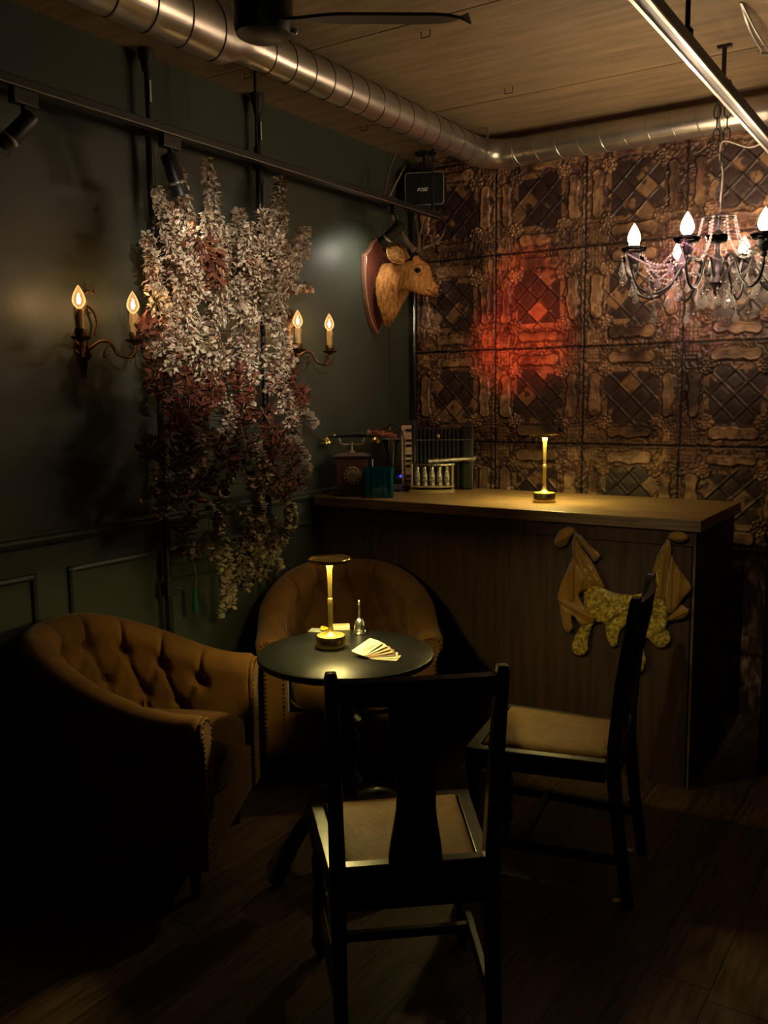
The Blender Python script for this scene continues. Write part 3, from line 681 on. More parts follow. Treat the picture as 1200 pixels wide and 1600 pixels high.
# ================================================================== OAK DINING CHAIRS
def oak_chair(label, loc, rz):
    root = thing('dining_chair', label, 'chair', loc, rz, 'dark oak dining chairs')
    RXL, FXL, RH, FH, SH = -.20, .235, .178, .222, .45
    def bx(n_, c, d, R=None, p=root, bev=.004):
        q = MB(); q.box(c, d, R); return q.build(n_, 'oak', p, smooth=False, bevel=bev)
    # rear posts: legs running up into the back, raked
    for sg in (-1, 1):
        q = MB(); st = [(-.255, 0, .034), (-.225, .2, .036), (RXL-.004, .40, .040), (RXL-.004, .50, .040), (-.220, .70, .036), (-.256, .945, .032), (-.258, .962, .026)]
        rows = []
        for x, z, wd in st:
            h_ = wd/2; yb = sg*(RH+.01*ss(.5, .95, z))
            rows.append([(x-h_, yb-h_*.9, z), (x+h_, yb-h_*.9, z), (x+h_, yb+h_*.9, z), (x-h_, yb+h_*.9, z)])
        q.grid(rows, closed_v=True, caps=True); q.build('rear_post', 'oak', root, smooth=False, bevel=.004)
    # turned front legs with a ball foot
    for sg in (-1, 1):
        q = MB(); c = (FXL-.01, sg*(FH-.022), 0)
        q.lathe([(0, 0), (.012, 0), (.014, .012), (.020, .025), (.026, .045), (.020, .068), (.013, .076), (.016, .085)], c, 18)
        q.build('ball_foot', 'oak', root)
        q = MB(); q.box((c[0], c[1], .135), (.040, .040, .105)); 
        q.lathe([(.013, .18), (.019, .188), (.020, .196), (.014, .206), (.013, .22), (.019, .26), (.021, .285), (.015, .305), (.013, .315), (.019, .325), (.019, .333), (.014, .342)], c, 18)
        q.box((c[0], c[1], .395), (.042, .042, .11)); q.build('front_leg', 'oak', root, smooth=False, bevel=.003)
    # seat frame: four rails, mitred top edge visible round the pad
    def railq(n_, p0, p1, wd, z0, z1):
        p0, p1 = Vector((*p0, 0)), Vector((*p1, 0)); d = (p1-p0).normalized(); nn = Vector((-d.y, d.x, 0))*wd/2
        q = MB(); vs = [p+s*nn+Vector((0, 0, z)) for z in (z0, z1) for p, s in ((p0, -1), (p1, -1), (p1, 1), (p0, 1))]
        q.add(vs, [(3, 2, 1, 0), (4, 5, 6, 7), (0, 1, 5, 4), (1, 2, 6, 5), (2, 3, 7, 6), (3, 0, 4, 7)]); return q.build(n_, 'oak', root, smooth=False, bevel=.003)
    railq('front_seat_rail', (FXL-.005, -FH+.0), (FXL-.005, FH), .036, .385, SH)
    for sg in (-1, 1): railq('side_seat_rail', (RXL+.02, sg*(RH-.002)), (FXL+.012, sg*(FH-.017)), .034, .385, SH)
    railq('rear_seat_rail', (RXL, -RH+.018), (RXL, RH-.018), .030, .385, SH+.01)
    # drop-in pad
    q = MB(); out = [(RXL+.012, -RH+.022), (FXL-.028, -FH+.042), (FXL-.028, FH-.042), (RXL+.012, RH-.022)]
    rows = []
    cx = sum(p[0] for p in out)/4
    for z, k_ in ((.415, 1.0), (.448, 1.0), (.454, .985), (.459, .955), (.464, .86), (.468, .6), (.469, .2)):
        ring = []
        for i in range(4):
            p, r_ = Vector(out[i]), Vector(out[(i+1) % 4])
            for j in range(10):
                v = p.lerp(r_, j/10); ring.append((cx+(v.x-cx)*k_, v.y*k_, z))
        rows.append(ring)
    q.grid(rows, closed_v=True, caps=True); q.build('seat_pad', 'leather', root, angle=60)
    # back: curved crest rail, shoe and vase splat
    q = MB(); rows = []
    for i in range(17):
        t = i/16*2-1; y = t*(RH-.006); bow = -.020*(1-t*t); zt = .948+.004*cos(t*pi*.5)-.010*(1-t*t)*0; zl = .882+.012*t*t
        x0 = -.250+bow
        rows.append([(x0+.010, y, zl), (x0+.004-.012*(zt-zl)/.07, y, zt-.006), (x0-.010, y, zt), (x0-.022, y, zt-.006), (x0-.010, y, zl)])
    q.grid(rows, closed_v=True, caps=True); q.build('crest_rail', 'oak', root, smooth=True, angle=50)
    bx('back_shoe', (RXL-.004, 0, .478), (.032, 2*RH-.02, .036))
    q = MB(); rows = []
    for i in range(21):
        t = i/20; z = .488+t*(.895-.488); hw = .062-.018*ss(0, .40, t)+.022*ss(.5, .95, t); x = -.206-.056*t**1.25-.010*sin(pi*t)*0; b_ = -.016*t
        rows.append([(x+.007+b_*0, -hw, z), (x+.004+b_, 0, z), (x+.007+b_*0, hw, z), (x-.006, hw, z), (x-.009+b_, 0, z), (x-.006, -hw, z)])
    q.grid(rows, closed_v=True, caps=True); q.build('back_splat', 'oak', root, smooth=True, angle=50)
    # H stretcher
    for sg in (-1, 1):
        railq('side_stretcher', (-.226, sg*(RH-.001)), (FXL-.02, sg*(FH-.022)), .020, .128, .160)
    railq('cross_stretcher', (.075, -.20), (.075, .20), .022, .132, .156)
    for sx, sy in ((-.247, -1), (-.247, 1)):
        q = MB(); q.lathe([(0, 0), (.012, 0), (.012, .006), (0, .006)], (sx+.03, sy*(RH-.012), 0), 12)
        tag(q.build('felt_glide', 'paper', root), 'pale foot glide')
    return root
f = radians(130.2)
ch = oak_chair('dark oak chair with tan leather seat seen from behind, nearest the camera', (-1.150, 1.838, 0), f)
dup(ch, (-1.085, 2.700, 0), radians(190.5), 'dark oak chair with tan leather seat seen side-on, in front of the hanging gold garment')
# ================================================================== CANDLE BULBS
def candle_bulb(parent, p, h, fil='fil_dim', k=1.):
    """clear flame-shaped bulb standing at p: glass with its filament as sub-part"""
    p = Vector(p); r = h*.29
    pr = [(.30*r, 0), (.45*r, .04*h), (.80*r, .16*h), (1.0*r, .30*h), (.97*r, .44*h), (.78*r, .62*h), (.48*r, .80*h), (.22*r, .92*h), (.06*r, 1.0*h)]
    a = MB(); a.lathe(pr, p, 20); g = a.build('candle_bulb', 'glassw' if fil == 'fil' else 'glass', parent)
    a = MB(); a.ball(p+Vector((0, 0, h*.36)), r*.30*k, 8, sz=1.9*(1 if k < 1.2 else .8)); a.build('filament', fil, g)
    return g
# ================================================================== WALL SCONCES
def sconce(label, yc, z0=1.72):
    root = thing('wall_sconce', label, 'wall lamp', (WX, yc, z0), 0, 'two-candle bronze wall sconces')
    # acanthus backplate: leaf-shaped slab with ridges
    a = MB(); rows = []
    zz = [(-.085, .004), (-.07, .012), (-.04, .022), (-.01, .032), (.03, .030), (.07, .020), (.10, .016), (.14, .022), (.17, .016), (.195, .005)]
    for z, w_ in zz:
        rows.append([(.001, -w_, z), (.010, -w_*.75, z), (.020, -w_*.3, z), (.014, 0, z), (.020, w_*.3, z), (.010, w_*.75, z), (.001, w_, z)])
    a.grid(rows, closed_v=True, caps=True); a.build('backplate', 'bronze', root, angle=50)
    # scrolls of the crest
    for pts in ([(.012, .005, .03), (.02, .04, .05), (.02, .058, .09), (.02, .045, .13), (.02, .018, .15), (.02, .022, .128), (.02, .035, .128)],
                [(.012, .0, .12), (.02, .012, .16), (.022, .0, .20), (.024, -.02, .215), (.024, -.03, .20), (.022, -.02, .19)],
                [(.014, .0, .18), (.022, .02, .20), (.024, .042, .195), (.024, .045, .215), (.024, .032, .218)],
                [(.012, -.005, .03), (.02, -.035, .02), (.02, -.05, .045), (.02, -.035, .06), (.02, -.028, .048)]):
        a = MB(); P = bez(pts, 6); a.tube(P, [.0055*(1-.55*i/len(P)) for i in range(len(P))], 7); a.build('crest_scroll', 'bronze', root)
    a = MB(); a.ball((.022, 0, -.012), .022, 12, sx=.9, sz=1.3); a.lathe([(0, -.10), (.005, -.099), (.009, -.09), (.006, -.075), (.012, -.06), (0, -.06)], (.012, 0, 0), 12); a.build('boss', 'bronze', root)
    for sg in (-1, 1):
        ye = sg*(.118 if sg > 0 else .116); xe = .142
        P = bez([(.03, 0, -.005), (.06, sg*.03, .025), (.085, sg*.055, .022), (.10, sg*.075, -.018), (.125, sg*.105, -.030), (xe, ye, -.012), (xe, ye, .018)], 8)
        a = MB(); a.tube(P, [.0065-.0015*i/len(P) for i in range(len(P))], 8)
        c2 = bez([(.085, sg*.055, .022), (.08, sg*.03, -.02), (.07, sg*.042, -.03), (.072, sg*.055, -.02)], 6); a.tube(c2, [.004*(1-.5*i/len(c2)) for i in range(len(c2))], 6)
        c3 = bez([(.122, sg*.10, -.03), (.12, sg*.125, -.01), (.122, sg*.12, .01), (.124, sg*.108, .006)], 6); a.tube(c3, [.004*(1-.5*i/len(c3)) for i in range(len(c3))], 6)
        ar = a.build('arm', 'bronze', root)
        a = MB(); a.lathe([(0, .014), (.008, .014), (.012, .020), (.030, .026), (.034, .032), (.030, .033), (.016, .034), (.019, .045), (.018, .058), (.0, .058)], (xe, ye, 0), 20); a.build('candle_cup', 'bronze', ar)
        a = MB(); R = Matrix.Rotation(0, 3, 'X'); a.lathe([(0, .050), (.0125, .050), (.0135, .052), (.0130, .118), (.0115, .124), (.006, .125), (0, .125)], (xe, ye, 0), 18); cs = a.build('candle_sleeve', 'wax', root)
        a = MB()
        for q in range(4):
            t = 1.1+q*1.7; l = .02+.012*((q*37) % 3); a.tube([(xe+.0128*cos(t), ye+.0128*sin(t), .124), (xe+.0142*cos(t), ye+.0142*sin(t), .124-l*.5), (xe+.0136*cos(t), ye+.0136*sin(t), .124-l)], [.003, .0032, .0022], 6)
        a.build('wax_drips', 'wax', cs)
        candle_bulb(root, (xe, ye, .124), .078)
    return root
sc1 = sconce('bronze two-candle wall sconce left of the dried flowers, whole in view', 2.172)
dup(sc1, (WX, 3.345, 1.72), 0, 'bronze two-candle wall sconce right of the dried flowers, half hidden by them')
# ================================================================== CHANDELIER
HX, HY = -.864, 3.662
root = thing('chandelier', 'crystal chandelier with candle bulbs on curved black arms, hung on a chain', 'chandelier', (HX, HY, CEIL))
fw = Vector((HX, HY, 0)).normalized(); rt = Vector((fw.y, -fw.x, 0))
def cp(phi, r, z): t = radians(phi); v = rt*sin(t)-fw*cos(t); return Vector((v.x*r, v.y*r, z-CEIL))
a = MB(); a.lathe([(0, 2.20), (.008, 2.20), (.012, 2.17), (.008, 2.15), (.02, 2.135), (.022, 2.12), (.010, 2.10), (.012, 2.06), (.028, 2.03), (.034, 2.005), (.030, 1.985), (.036, 1.972), (.036, 1.955), (.018, 1.945), (.010, 1.93), (.012, 1.92), (.004, 1.905), (0, 1.90)], (0, 0, -CEIL), 24); a.build('centre_column', 'black', root)
a = MB(); a.lathe([(.010, 2.10), (.03, 2.105), (.045, 2.125), (.047, 2.13), (.028, 2.112), (.010, 2.106)], (0, 0, -CEIL), 24); a.build('glass_dish', 'vglass', root)
a = MB(); a.tube([cp(p_, .062, 2.195) for p_ in range(0, 361, 15)], .003, 6); a.tube([cp(0, .062, 2.195), cp(180, .062, 2.195)], .003, 6); a.tube([cp(90, .062, 2.195), cp(270, .062, 2.195)], .003, 6); a.build('crown_ring', 'black', root)
# hanging chain: a doubled length of links below the hook, then a single run with the flex
a = MB(); a.tube([(0, 0, 0), (0, 0, -.03)], .004, 6); a.box((0, 0, -.005), (.05, .02, .01)); a.box((.0, 0, -.09), (.016, .006, .17)); a.build('ceiling_hook_plate', 'black', root, smooth=False)
def link(mb, c, l, r, turn):
    P = []
    for i in range(17):
        t = 2*pi*i/16; x = .5*r*2*cos(t)*.5; z = l/2*sin(t); P.append(Vector((c[0]+x*cos(turn), c[1]+x*sin(turn), c[2]+z)))
    mb.tube(P, .0024, 6, cap=False)
zt = [2.66-.042*i for i in range(5)]
for off in (-.018, .018):
    for i, z in enumerate(zt):
        a = MB(); link(a, (off*rt.x, off*rt.y, z-CEIL), .052, .024, atan2(rt.y, rt.x)+(pi/2 if i % 2 else 0)); a.build('chain_link', 'black', root)
for i in range(6):
    a = MB(); link(a, (0, 0, 2.45-.045*i-CEIL), .054, .024, atan2(rt.y, rt.x)+(pi/2 if i % 2 else 0)); a.build('chain_link', 'black', root)
a = MB(); a.tube(bez([(0, 0, 2.205-CEIL), (.008, 0, 2.35-CEIL), (-.004, 0, 2.42-CEIL), (.01, 0, 2.47-CEIL), (.09, .02, 2.44-CEIL), (.135, .02, 2.445-CEIL)], 8), .0035, 6); a.build('flex', mat('pale_flex', (.35, .30, .25), rough=.6), root)
AR = .33
for i in range(8):
    ph = -18+45*i
    P = bez([cp(ph, .03, 1.975), cp(ph, .075, 2.045), cp(ph, .125, 2.035), cp(ph, .18, 1.955), cp(ph, .245, 1.915), cp(ph, .305, 1.935), cp(ph, AR, 1.985), cp(ph, AR, 2.012)], 8)
    a = MB(); a.tube(P, [.0058-.0012*j/len(P) for j in range(len(P))], 8); ar = a.build('arm', 'black', root)
    c = cp(ph, AR, 0)
    a = MB(); a.lathe([(0, 2.005), (.008, 2.005), (.012, 2.015), (.010, 2.022), (.020, 2.035), (.024, 2.06), (.026, 2.072), (.034, 2.082), (.036, 2.086), (.030, 2.087), (.012, 2.086), (0, 2.086)], (c.x, c.y, -CEIL), 20); a.build('bulb_socket', 'black', ar)
    a = MB(); a.lathe([(.022, 2.060), (.040, 2.066), (.047, 2.078), (.048, 2.080), (.040, 2.070), (.022, 2.064)], (c.x, c.y, -CEIL), 20); a.build('drip_dish', 'vglass', ar)
    candle_bulb(root, (c.x, c.y, 2.086-CEIL), .084, 'fil', 1.75)
    # bead swag from the crown to the arm, a second one to the next arm, and drops
    def beads(P, r, name='bead_strand'):
        b = MB(); tot = sum((P[k_+1]-P[k_]).length for k_ in range(len(P)-1)); n_ = max(2, int(tot/(2.25*r))); acc = 0; j = 0; out = []
        for k_ in range(len(P)-1):
            l = (P[k_+1]-P[k_]).length
            while j*tot/n_ <= acc+l+1e-9 and j <= n_: out.append(P[k_].lerp(P[k_+1], min(1, (j*tot/n_-acc)/max(l, 1e-6)))); j += 1
            acc += l
        for q in out: b.ball(q, r, 8)
        b.tube(P, .0009, 4); return b.build(name, 'crystal', root)
    beads(bez([cp(ph, .062, 2.19), cp(ph, .085, 2.11), cp(ph, .14, 2.05), cp(ph, .20, 2.02), cp(ph, .27, 2.03), cp(ph, AR-.03, 2.065)], 5), .0058)
    beads(bez([cp(ph, AR+.03, 2.062), cp(ph+12, AR, 2.02), cp(ph+22.5, AR-.02, 1.995), cp(ph+33, AR, 2.02), cp(ph+45, AR+.03, 2.062)], 5), .0050)
    beads(bez([cp(ph, AR-.03, 2.064), cp(ph, .24, 1.985), cp(ph, .17, 1.96)], 5), .0054)
    def drop(ph_, r_, z_, l=.06):
        b = MB(); q = cp(ph_, r_, z_)
        b.tube([q, q-Vector((0, 0, .03))], .0008, 4); b.ball(q-Vector((0, 0, .012)), .005, 8); b.ball(q-Vector((0, 0, .026)), .004, 8)
        b.lathe([(.0005, 0), (.004, -.006), (.012, -l*.55), (.0145, -l*.70), (.010, -l*.88), (.001, -l)], q-Vector((0, 0, .03)), 6); b.build('crystal_drop', 'crystal', root)
    drop(ph, AR+.045, 2.062); drop(ph-8, AR+.02, 2.035, .05); drop(ph, .245, 1.905, .06); drop(ph, .15, 1.975, .05); drop(ph+12, .30, 1.97, .05); drop(ph+22.5, .06, 1.94, .05); drop(ph+22.5, AR-.02, 1.99, .045)
drop(0, .001, 1.90, .06)
# ================================================================== TABLE LAMPS
def table_lamp(label, loc):
    root = thing('table_lamp', label, 'lamp', loc, 0, 'slim brass disc-topped table lamps')
    a = MB(); a.lathe([(0, 0), (.046, 0), (.046, .006), (.0485, .008), (.0485, .040), (.0465, .043), (0, .043)], n=56); a.build('base', 'brass', root)
    a = MB(); a.lathe([(0, .0425), (.0462, .0425), (.046, .0434), (.030, .0445), (.016, .050), (.010, .060), (.0075, .075), (0, .075)], n=56); a.build('base_top', 'brasslamp', root)
    a = MB(); a.lathe([(0, .004), (.0475, .004), (.0475, .007), (0, .007)], n=40); a.build('foot_ring', 'blackmatte', root)
    a = MB(); a.lathe([(0, .07), (.0078, .07), (.0082, .150), (.0085, .165), (.0082, .166), (.0062, .168), (.0066, .20), (.0085, .262), (.0125, .283), (0, .283)], n=24); a.build('stem', 'brasslamp', root)
    a = MB(); a.lathe([(0, .2945), (.060, .2945), (.0655, .2895), (.0685, .2895), (.0705, .296), (.0705, .299), (.0685, .3015), (.066, .3005), (.0655, .2975), (0, .2975)], n=56); sh = a.build('disc_shade', 'brass', root)
    a = MB(); a.lathe([(.015, .2945), (.016, .2925), (.034, .2925), (.035, .2945), (.015, .2945)], n=40); a.build('light_ring', 'led', sh)
    a = MB(); a.lathe([(.0, .283), (.0125, .283), (.0135, .295), (0, .295)], n=24); a.build('stem_head', 'brasslamp', sh)
    return root
lp = table_lamp('slim brass disc lamp on the round black table', (-1.752, 2.366, TH))
dup(lp, (-1.592, 3.755, CT), 0, 'slim brass disc lamp on the bar counter top')
# ================================================================== DEER HEAD
YD = 4.05
def dp(cx, cy, y=YD): return ony(560+cx/8.571, 360+cy/8.571, y)
pl0 = onx(598, 440, WX); root = thing('deer_head_mount', 'brown stag head with antlers on a wooden wall shield, facing right', 'trophy', (WX, YD, 2.1))
half = [(0, 2.350), (.028, 2.332), (.060, 2.292), (.098, 2.262), (.112, 2.258), (.116, 2.20), (.114, 2.12), (.102, 2.04), (.078, 1.965), (.045, 1.905), (0, 1.862)]
out = half+[(-w_, z) for w_, z in half[-2:0:-1]]
a = MB(); a.prism(out, lambda w_, z: (WX+.001, YD+w_, z), lambda w_, z: (WX+.026, YD+w_, z)); sh = a.build('shield_plaque', 'plaqueedge', root, world=True, smooth=False, bevel=.003)
a = MB(); a.prism(out, lambda w_, z: (WX+.024, YD+w_*.93, 2.11+(z-2.11)*.955), lambda w_, z: (WX+.030, YD+w_*.90, 2.11+(z-2.11)*.94)); a.build('shield_face', 'plaque', sh, world=True, smooth=False, bevel=.002)
SEC = [((1106, 795), (1085, 850), .008), ((1100, 782), (1062, 880), .016), ((1072, 750), (1035, 888), .0215), ((1030, 708), (990, 886), .0255), ((990, 650), (925, 880), .030), ((972, 590), (850, 866), .036),
       ((958, 530), (780, 842), .045), ((930, 470), (715, 822), .054), ((888, 418), (665, 800), .056), ((825, 392), (625, 798), .054), ((740, 398), (600, 815), .051), ((650, 415), (590, 850), .050), ((565, 425), (575, 910), .055),
       ((500, 432), (548, 990), .064), ((430, 436), (500, 1110), .076), ((365, 440), (430, 1220), .085), ((330, 445), (372, 1290), .088)]
rows = []
for (t_, b_, hw) in SEC:
    T, Bm = dp(*t_), dp(*b_); c = (T+Bm)/2; v = (T-Bm)/2; ring = []
    for j in range(28):
        q = 2*pi*j/28; sx, sy = cos(q), sin(q)
        ring.append(c+v*(abs(sx)**.85*(1 if sx > 0 else -1))+Vector((0, hw*(abs(sy)**.85)*(1 if sy > 0 else -1)*((1-.12*sx) if hw < .062 else (1-.42*ss(.3, 1, sx))*(1-.72*max(0, -sx)**1.2)), 0)))
    rows.append(ring)
a = MB(); a.grid(rows, closed_v=True, caps=True)
# brow ridges and cheeks, pedicles
for sg in (-1, 1):
    a.ball(dp(815, 500, YD+sg*.044), .024, 12, sz=.75); a.ball(dp(740, 640, YD+sg*.034), .030, 12); a.ball(dp(1045, 800, YD+sg*.017), .013, 10)
    a.ball(dp(775, 395, YD+sg*.03), .022, 10)
# ears, cupped
def ear(mb, base, tip, wid, nrm, th, inset=0.):
    base, tip, nrm = Vector(base), Vector(tip), Vector(nrm).normalized(); ax = (tip-base); L_ = ax.length; ax.normalize(); nrm = (nrm-ax*nrm.dot(ax)).normalized(); sd = ax.cross(nrm); R_ = []
    for i in range(12):
        t = i/11; w_ = wid*(.42+.58*ss(0, .45, t))*sqrt(max(.01, 1-max(0, (t-.45)/.56)**2.2)); ring = []
        for j in range(9):
            u_ = j/4-1; ring.append(base+ax*(L_*t)+sd*(w_*u_)+nrm*(.030*(u_*u_-.6)*(1-.4*t)+th/2*(1-abs(u_)*.6)))
        for j in range(8, -1, -1):
            u_ = j/4-1; ring.append(base+ax*(L_*t)+sd*(w_*u_)+nrm*(.030*(u_*u_-.6)*(1-.4*t)-th/2))
        R_.append(ring)
    mb.grid(R_, closed_v=True, caps=True)
eb, et = dp(625, 430, YD-.050), dp(385, 235, YD-.125)
ear(a, eb, et, .041, (.35, -1, .25), .012)
ear(a, dp(680, 410, YD+.050), dp(480, 215, YD+.15), .041, (.35, 1, .25), .012)
hd = a.build('head_and_neck', 'fur', root, world=True, angle=180)
q = hd.modifiers.new('remesh', 'REMESH'); q.mode = 'VOXEL'; q.voxel_size = .0045; q.use_smooth_shade = True
q = hd.modifiers.new('smooth', 'SMOOTH'); q.iterations = 4; q.factor = .5
tx = bpy.data.textures.new('fur_lumps', 'CLOUDS'); tx.noise_scale = .02
q = hd.modifiers.new('fur', 'DISPLACE'); q.texture = tx; q.strength = .006; q.mid_level = .5
nv_ = Vector((.35, -1, .25)).normalized()
a = MB(); ear(a, eb.lerp(et, .16)+nv_*.007, eb.lerp(et, .90)+nv_*.007, .030, (.35, -1, .25), .006); a.build('inner_ear', 'furlight', root, world=True)
# short hair tufts lying down the neck
a = MB()
for i in range(1500):
    si = random.uniform(9, 15.8); i0 = int(si); f_ = si-i0; j = random.randrange(28)
    p = rows[i0][j].lerp(rows[i0+1][j], f_).lerp(rows[i0][(j+1) % 28].lerp(rows[i0+1][(j+1) % 28], f_), random.random()); c = sum(rows[i0], Vector())/28
    n_ = (p-c).normalized(); d_ = (Vector((.1, 0, -1))+n_*.25+Vector((random.uniform(-.2, .2), random.uniform(-.2, .2), 0))).normalized(); s_ = d_.cross(n_).normalized()*.0028; l_ = random.uniform(.014, .026)
    a.add([p+s_-n_*.002, p-s_-n_*.002, p+d_*l_+n_*.004], [(0, 1, 2)])
tag(a.build('neck_fur', 'fur', root, world=True, smooth=False), 'coarse neck hair', kind='stuff')
for sg in (-1, 1):
    e = MB(); e.ball((0, 0, 0), .0155, 14, sz=.85); o = e.build('eye', 'eye', root); o.location = dp(790, 535, YD+sg*.0615)-Vector((WX, YD, 2.1))
    e = MB(); P = [dp(790+66*cos(t), 533+50*sin(t), YD+sg*.066) for t in [2*pi*i/18 for i in range(19)]]; e.tube(P, .0032, 6, cap=False); e.build('eyelid', 'furlight', root, world=True)
e = MB(); e.ball(dp(1094, 806), .0195, 14, sz=.85, sx=.85); e.build('nose', 'nose', root, world=True)
e = MB()
e.tube(bez([dp(905, 785, YD-.0335), dp(960, 815, YD-.0285), dp(1010, 845, YD-.0235), dp(1055, 868, YD-.014), dp(1078, 868, YD), dp(1055, 868, YD+.014), dp(960, 815, YD+.0285)], 6), .0022, 6)
e.build('mouth_line', 'nose', root, world=True)
def antler(name, pts, r0, r1, ex=[]):
    b = MB(); P = bez([dp3 for dp3 in pts], 8); b.tube(P, [r0+(r1-r0)*(i/len(P))**.8+.0012*sin(i*1.7) for i in range(len(P))], 10)
    for tp in ex: Q = bez(tp, 6); b.tube(Q, [.0085*(1-.8*i/len(Q)) for i in range(len(Q))], 8)
    return b.build(name, 'antler', root, world=True)
P_ = lambda x, y, yy: ony(x, y, yy)
antler('antler', [P_(648, 392, 4.02), P_(634, 375, 4.0), P_(620, 352, 3.97), P_(608, 326, 3.95), P_(602, 305, 3.95), P_(605, 280, 3.96), P_(611, 258, 3.97), P_(621, 231, 3.98)], .0165, .003,
       [[P_(605, 312, 3.95), P_(614, 295, 3.95), P_(624, 276, 3.95), P_(633, 260, 3.95)], [P_(632, 372, 4.0), P_(628, 362, 3.96), P_(624, 350, 3.92)]])
antler('antler', [P_(654, 392, 4.08), P_(654, 375, 4.11), P_(651, 355, 4.13), P_(648, 338, 4.14), P_(647, 330, 4.145)], .0155, .003,
       [[P_(653, 378, 4.11), P_(657, 362, 4.12), P_(662, 344, 4.12)], [P_(660, 388, 4.09), P_(678, 380, 4.13), P_(690, 370, 4.14), P_(697, 354, 4.15)]])

# ================================================================== DRIED FLOWER WALL ARRANGEMENT
FX0 = WX+.05
root = thing('dried_flower_arrangement', 'tall mass of dried cream, rust and brown flowers hung on the green wall', 'dried flowers', (WX, 2.9, .9))
rnd = random.Random(11)
# carrier net: one wire woven to and fro between the poles
a = MB(); P = []
for i in range(25):
    z = .83+i*.058; P += [(FX0-.005, 2.52, z), (FX0-.005, 3.07, z)] if i % 2 == 0 else [(FX0-.005, 3.07, z), (FX0-.005, 2.52, z)]
a.tube(P, .0016, 5)
a.build('carrier_wire', 'black', root, world=True, smooth=False)
CREAM = [(.82, .68, .52), (.72, .59, .45), (.88, .77, .62), (.64, .52, .39)]; RUST = [(.25, .078, .042), (.19, .06, .034), (.32, .12, .065), (.13, .045, .028)]
BROWN = [(.14, .075, .045), (.10, .055, .035), (.20, .11, .065)]; TAN = [(.42, .32, .22), (.34, .26, .18), (.50, .40, .28)]; OLIVE = [(.30, .26, .17), (.24, .22, .15), (.36, .31, .20)]
def leafgeo(mb, p, d, n, L_, W_, curl, col, seg=3):
    d = d.normalized(); s_ = d.cross(n); s_ = s_.normalized() if s_.length > 1e-4 else Vector((1, 0, 0)); n = s_.cross(d).normalized(); vs = []
    for i in range(seg+1):
        t = i/seg; w_ = W_*sqrt(max(0.015, 1-(2*t-1)**2))*.5 if seg > 2 else W_*(.5 if i == 1 else .18); b = curl*L_*(t*t)
        c = p+d*(L_*t)-n*b
        vs += [c-s_*w_+n*(abs(curl)*.5*w_), c-n*(.12*W_), c+s_*w_+n*(abs(curl)*.5*w_)]
    fs = []
    for i in range(seg):
        k_ = i*3; fs += [(k_, k_+1, k_+4, k_+3), (k_+1, k_+2, k_+5, k_+4)]
    mb.add(vs, fs, col)
def rv(): return Vector((rnd.gauss(0, 1), rnd.gauss(0, 1), rnd.gauss(0, 1))).normalized()
def jit(c): k_ = rnd.uniform(.78, 1.18); return tuple(min(1, x*k_*rnd.uniform(.94, 1.06)) for x in c)
NBR = [0]
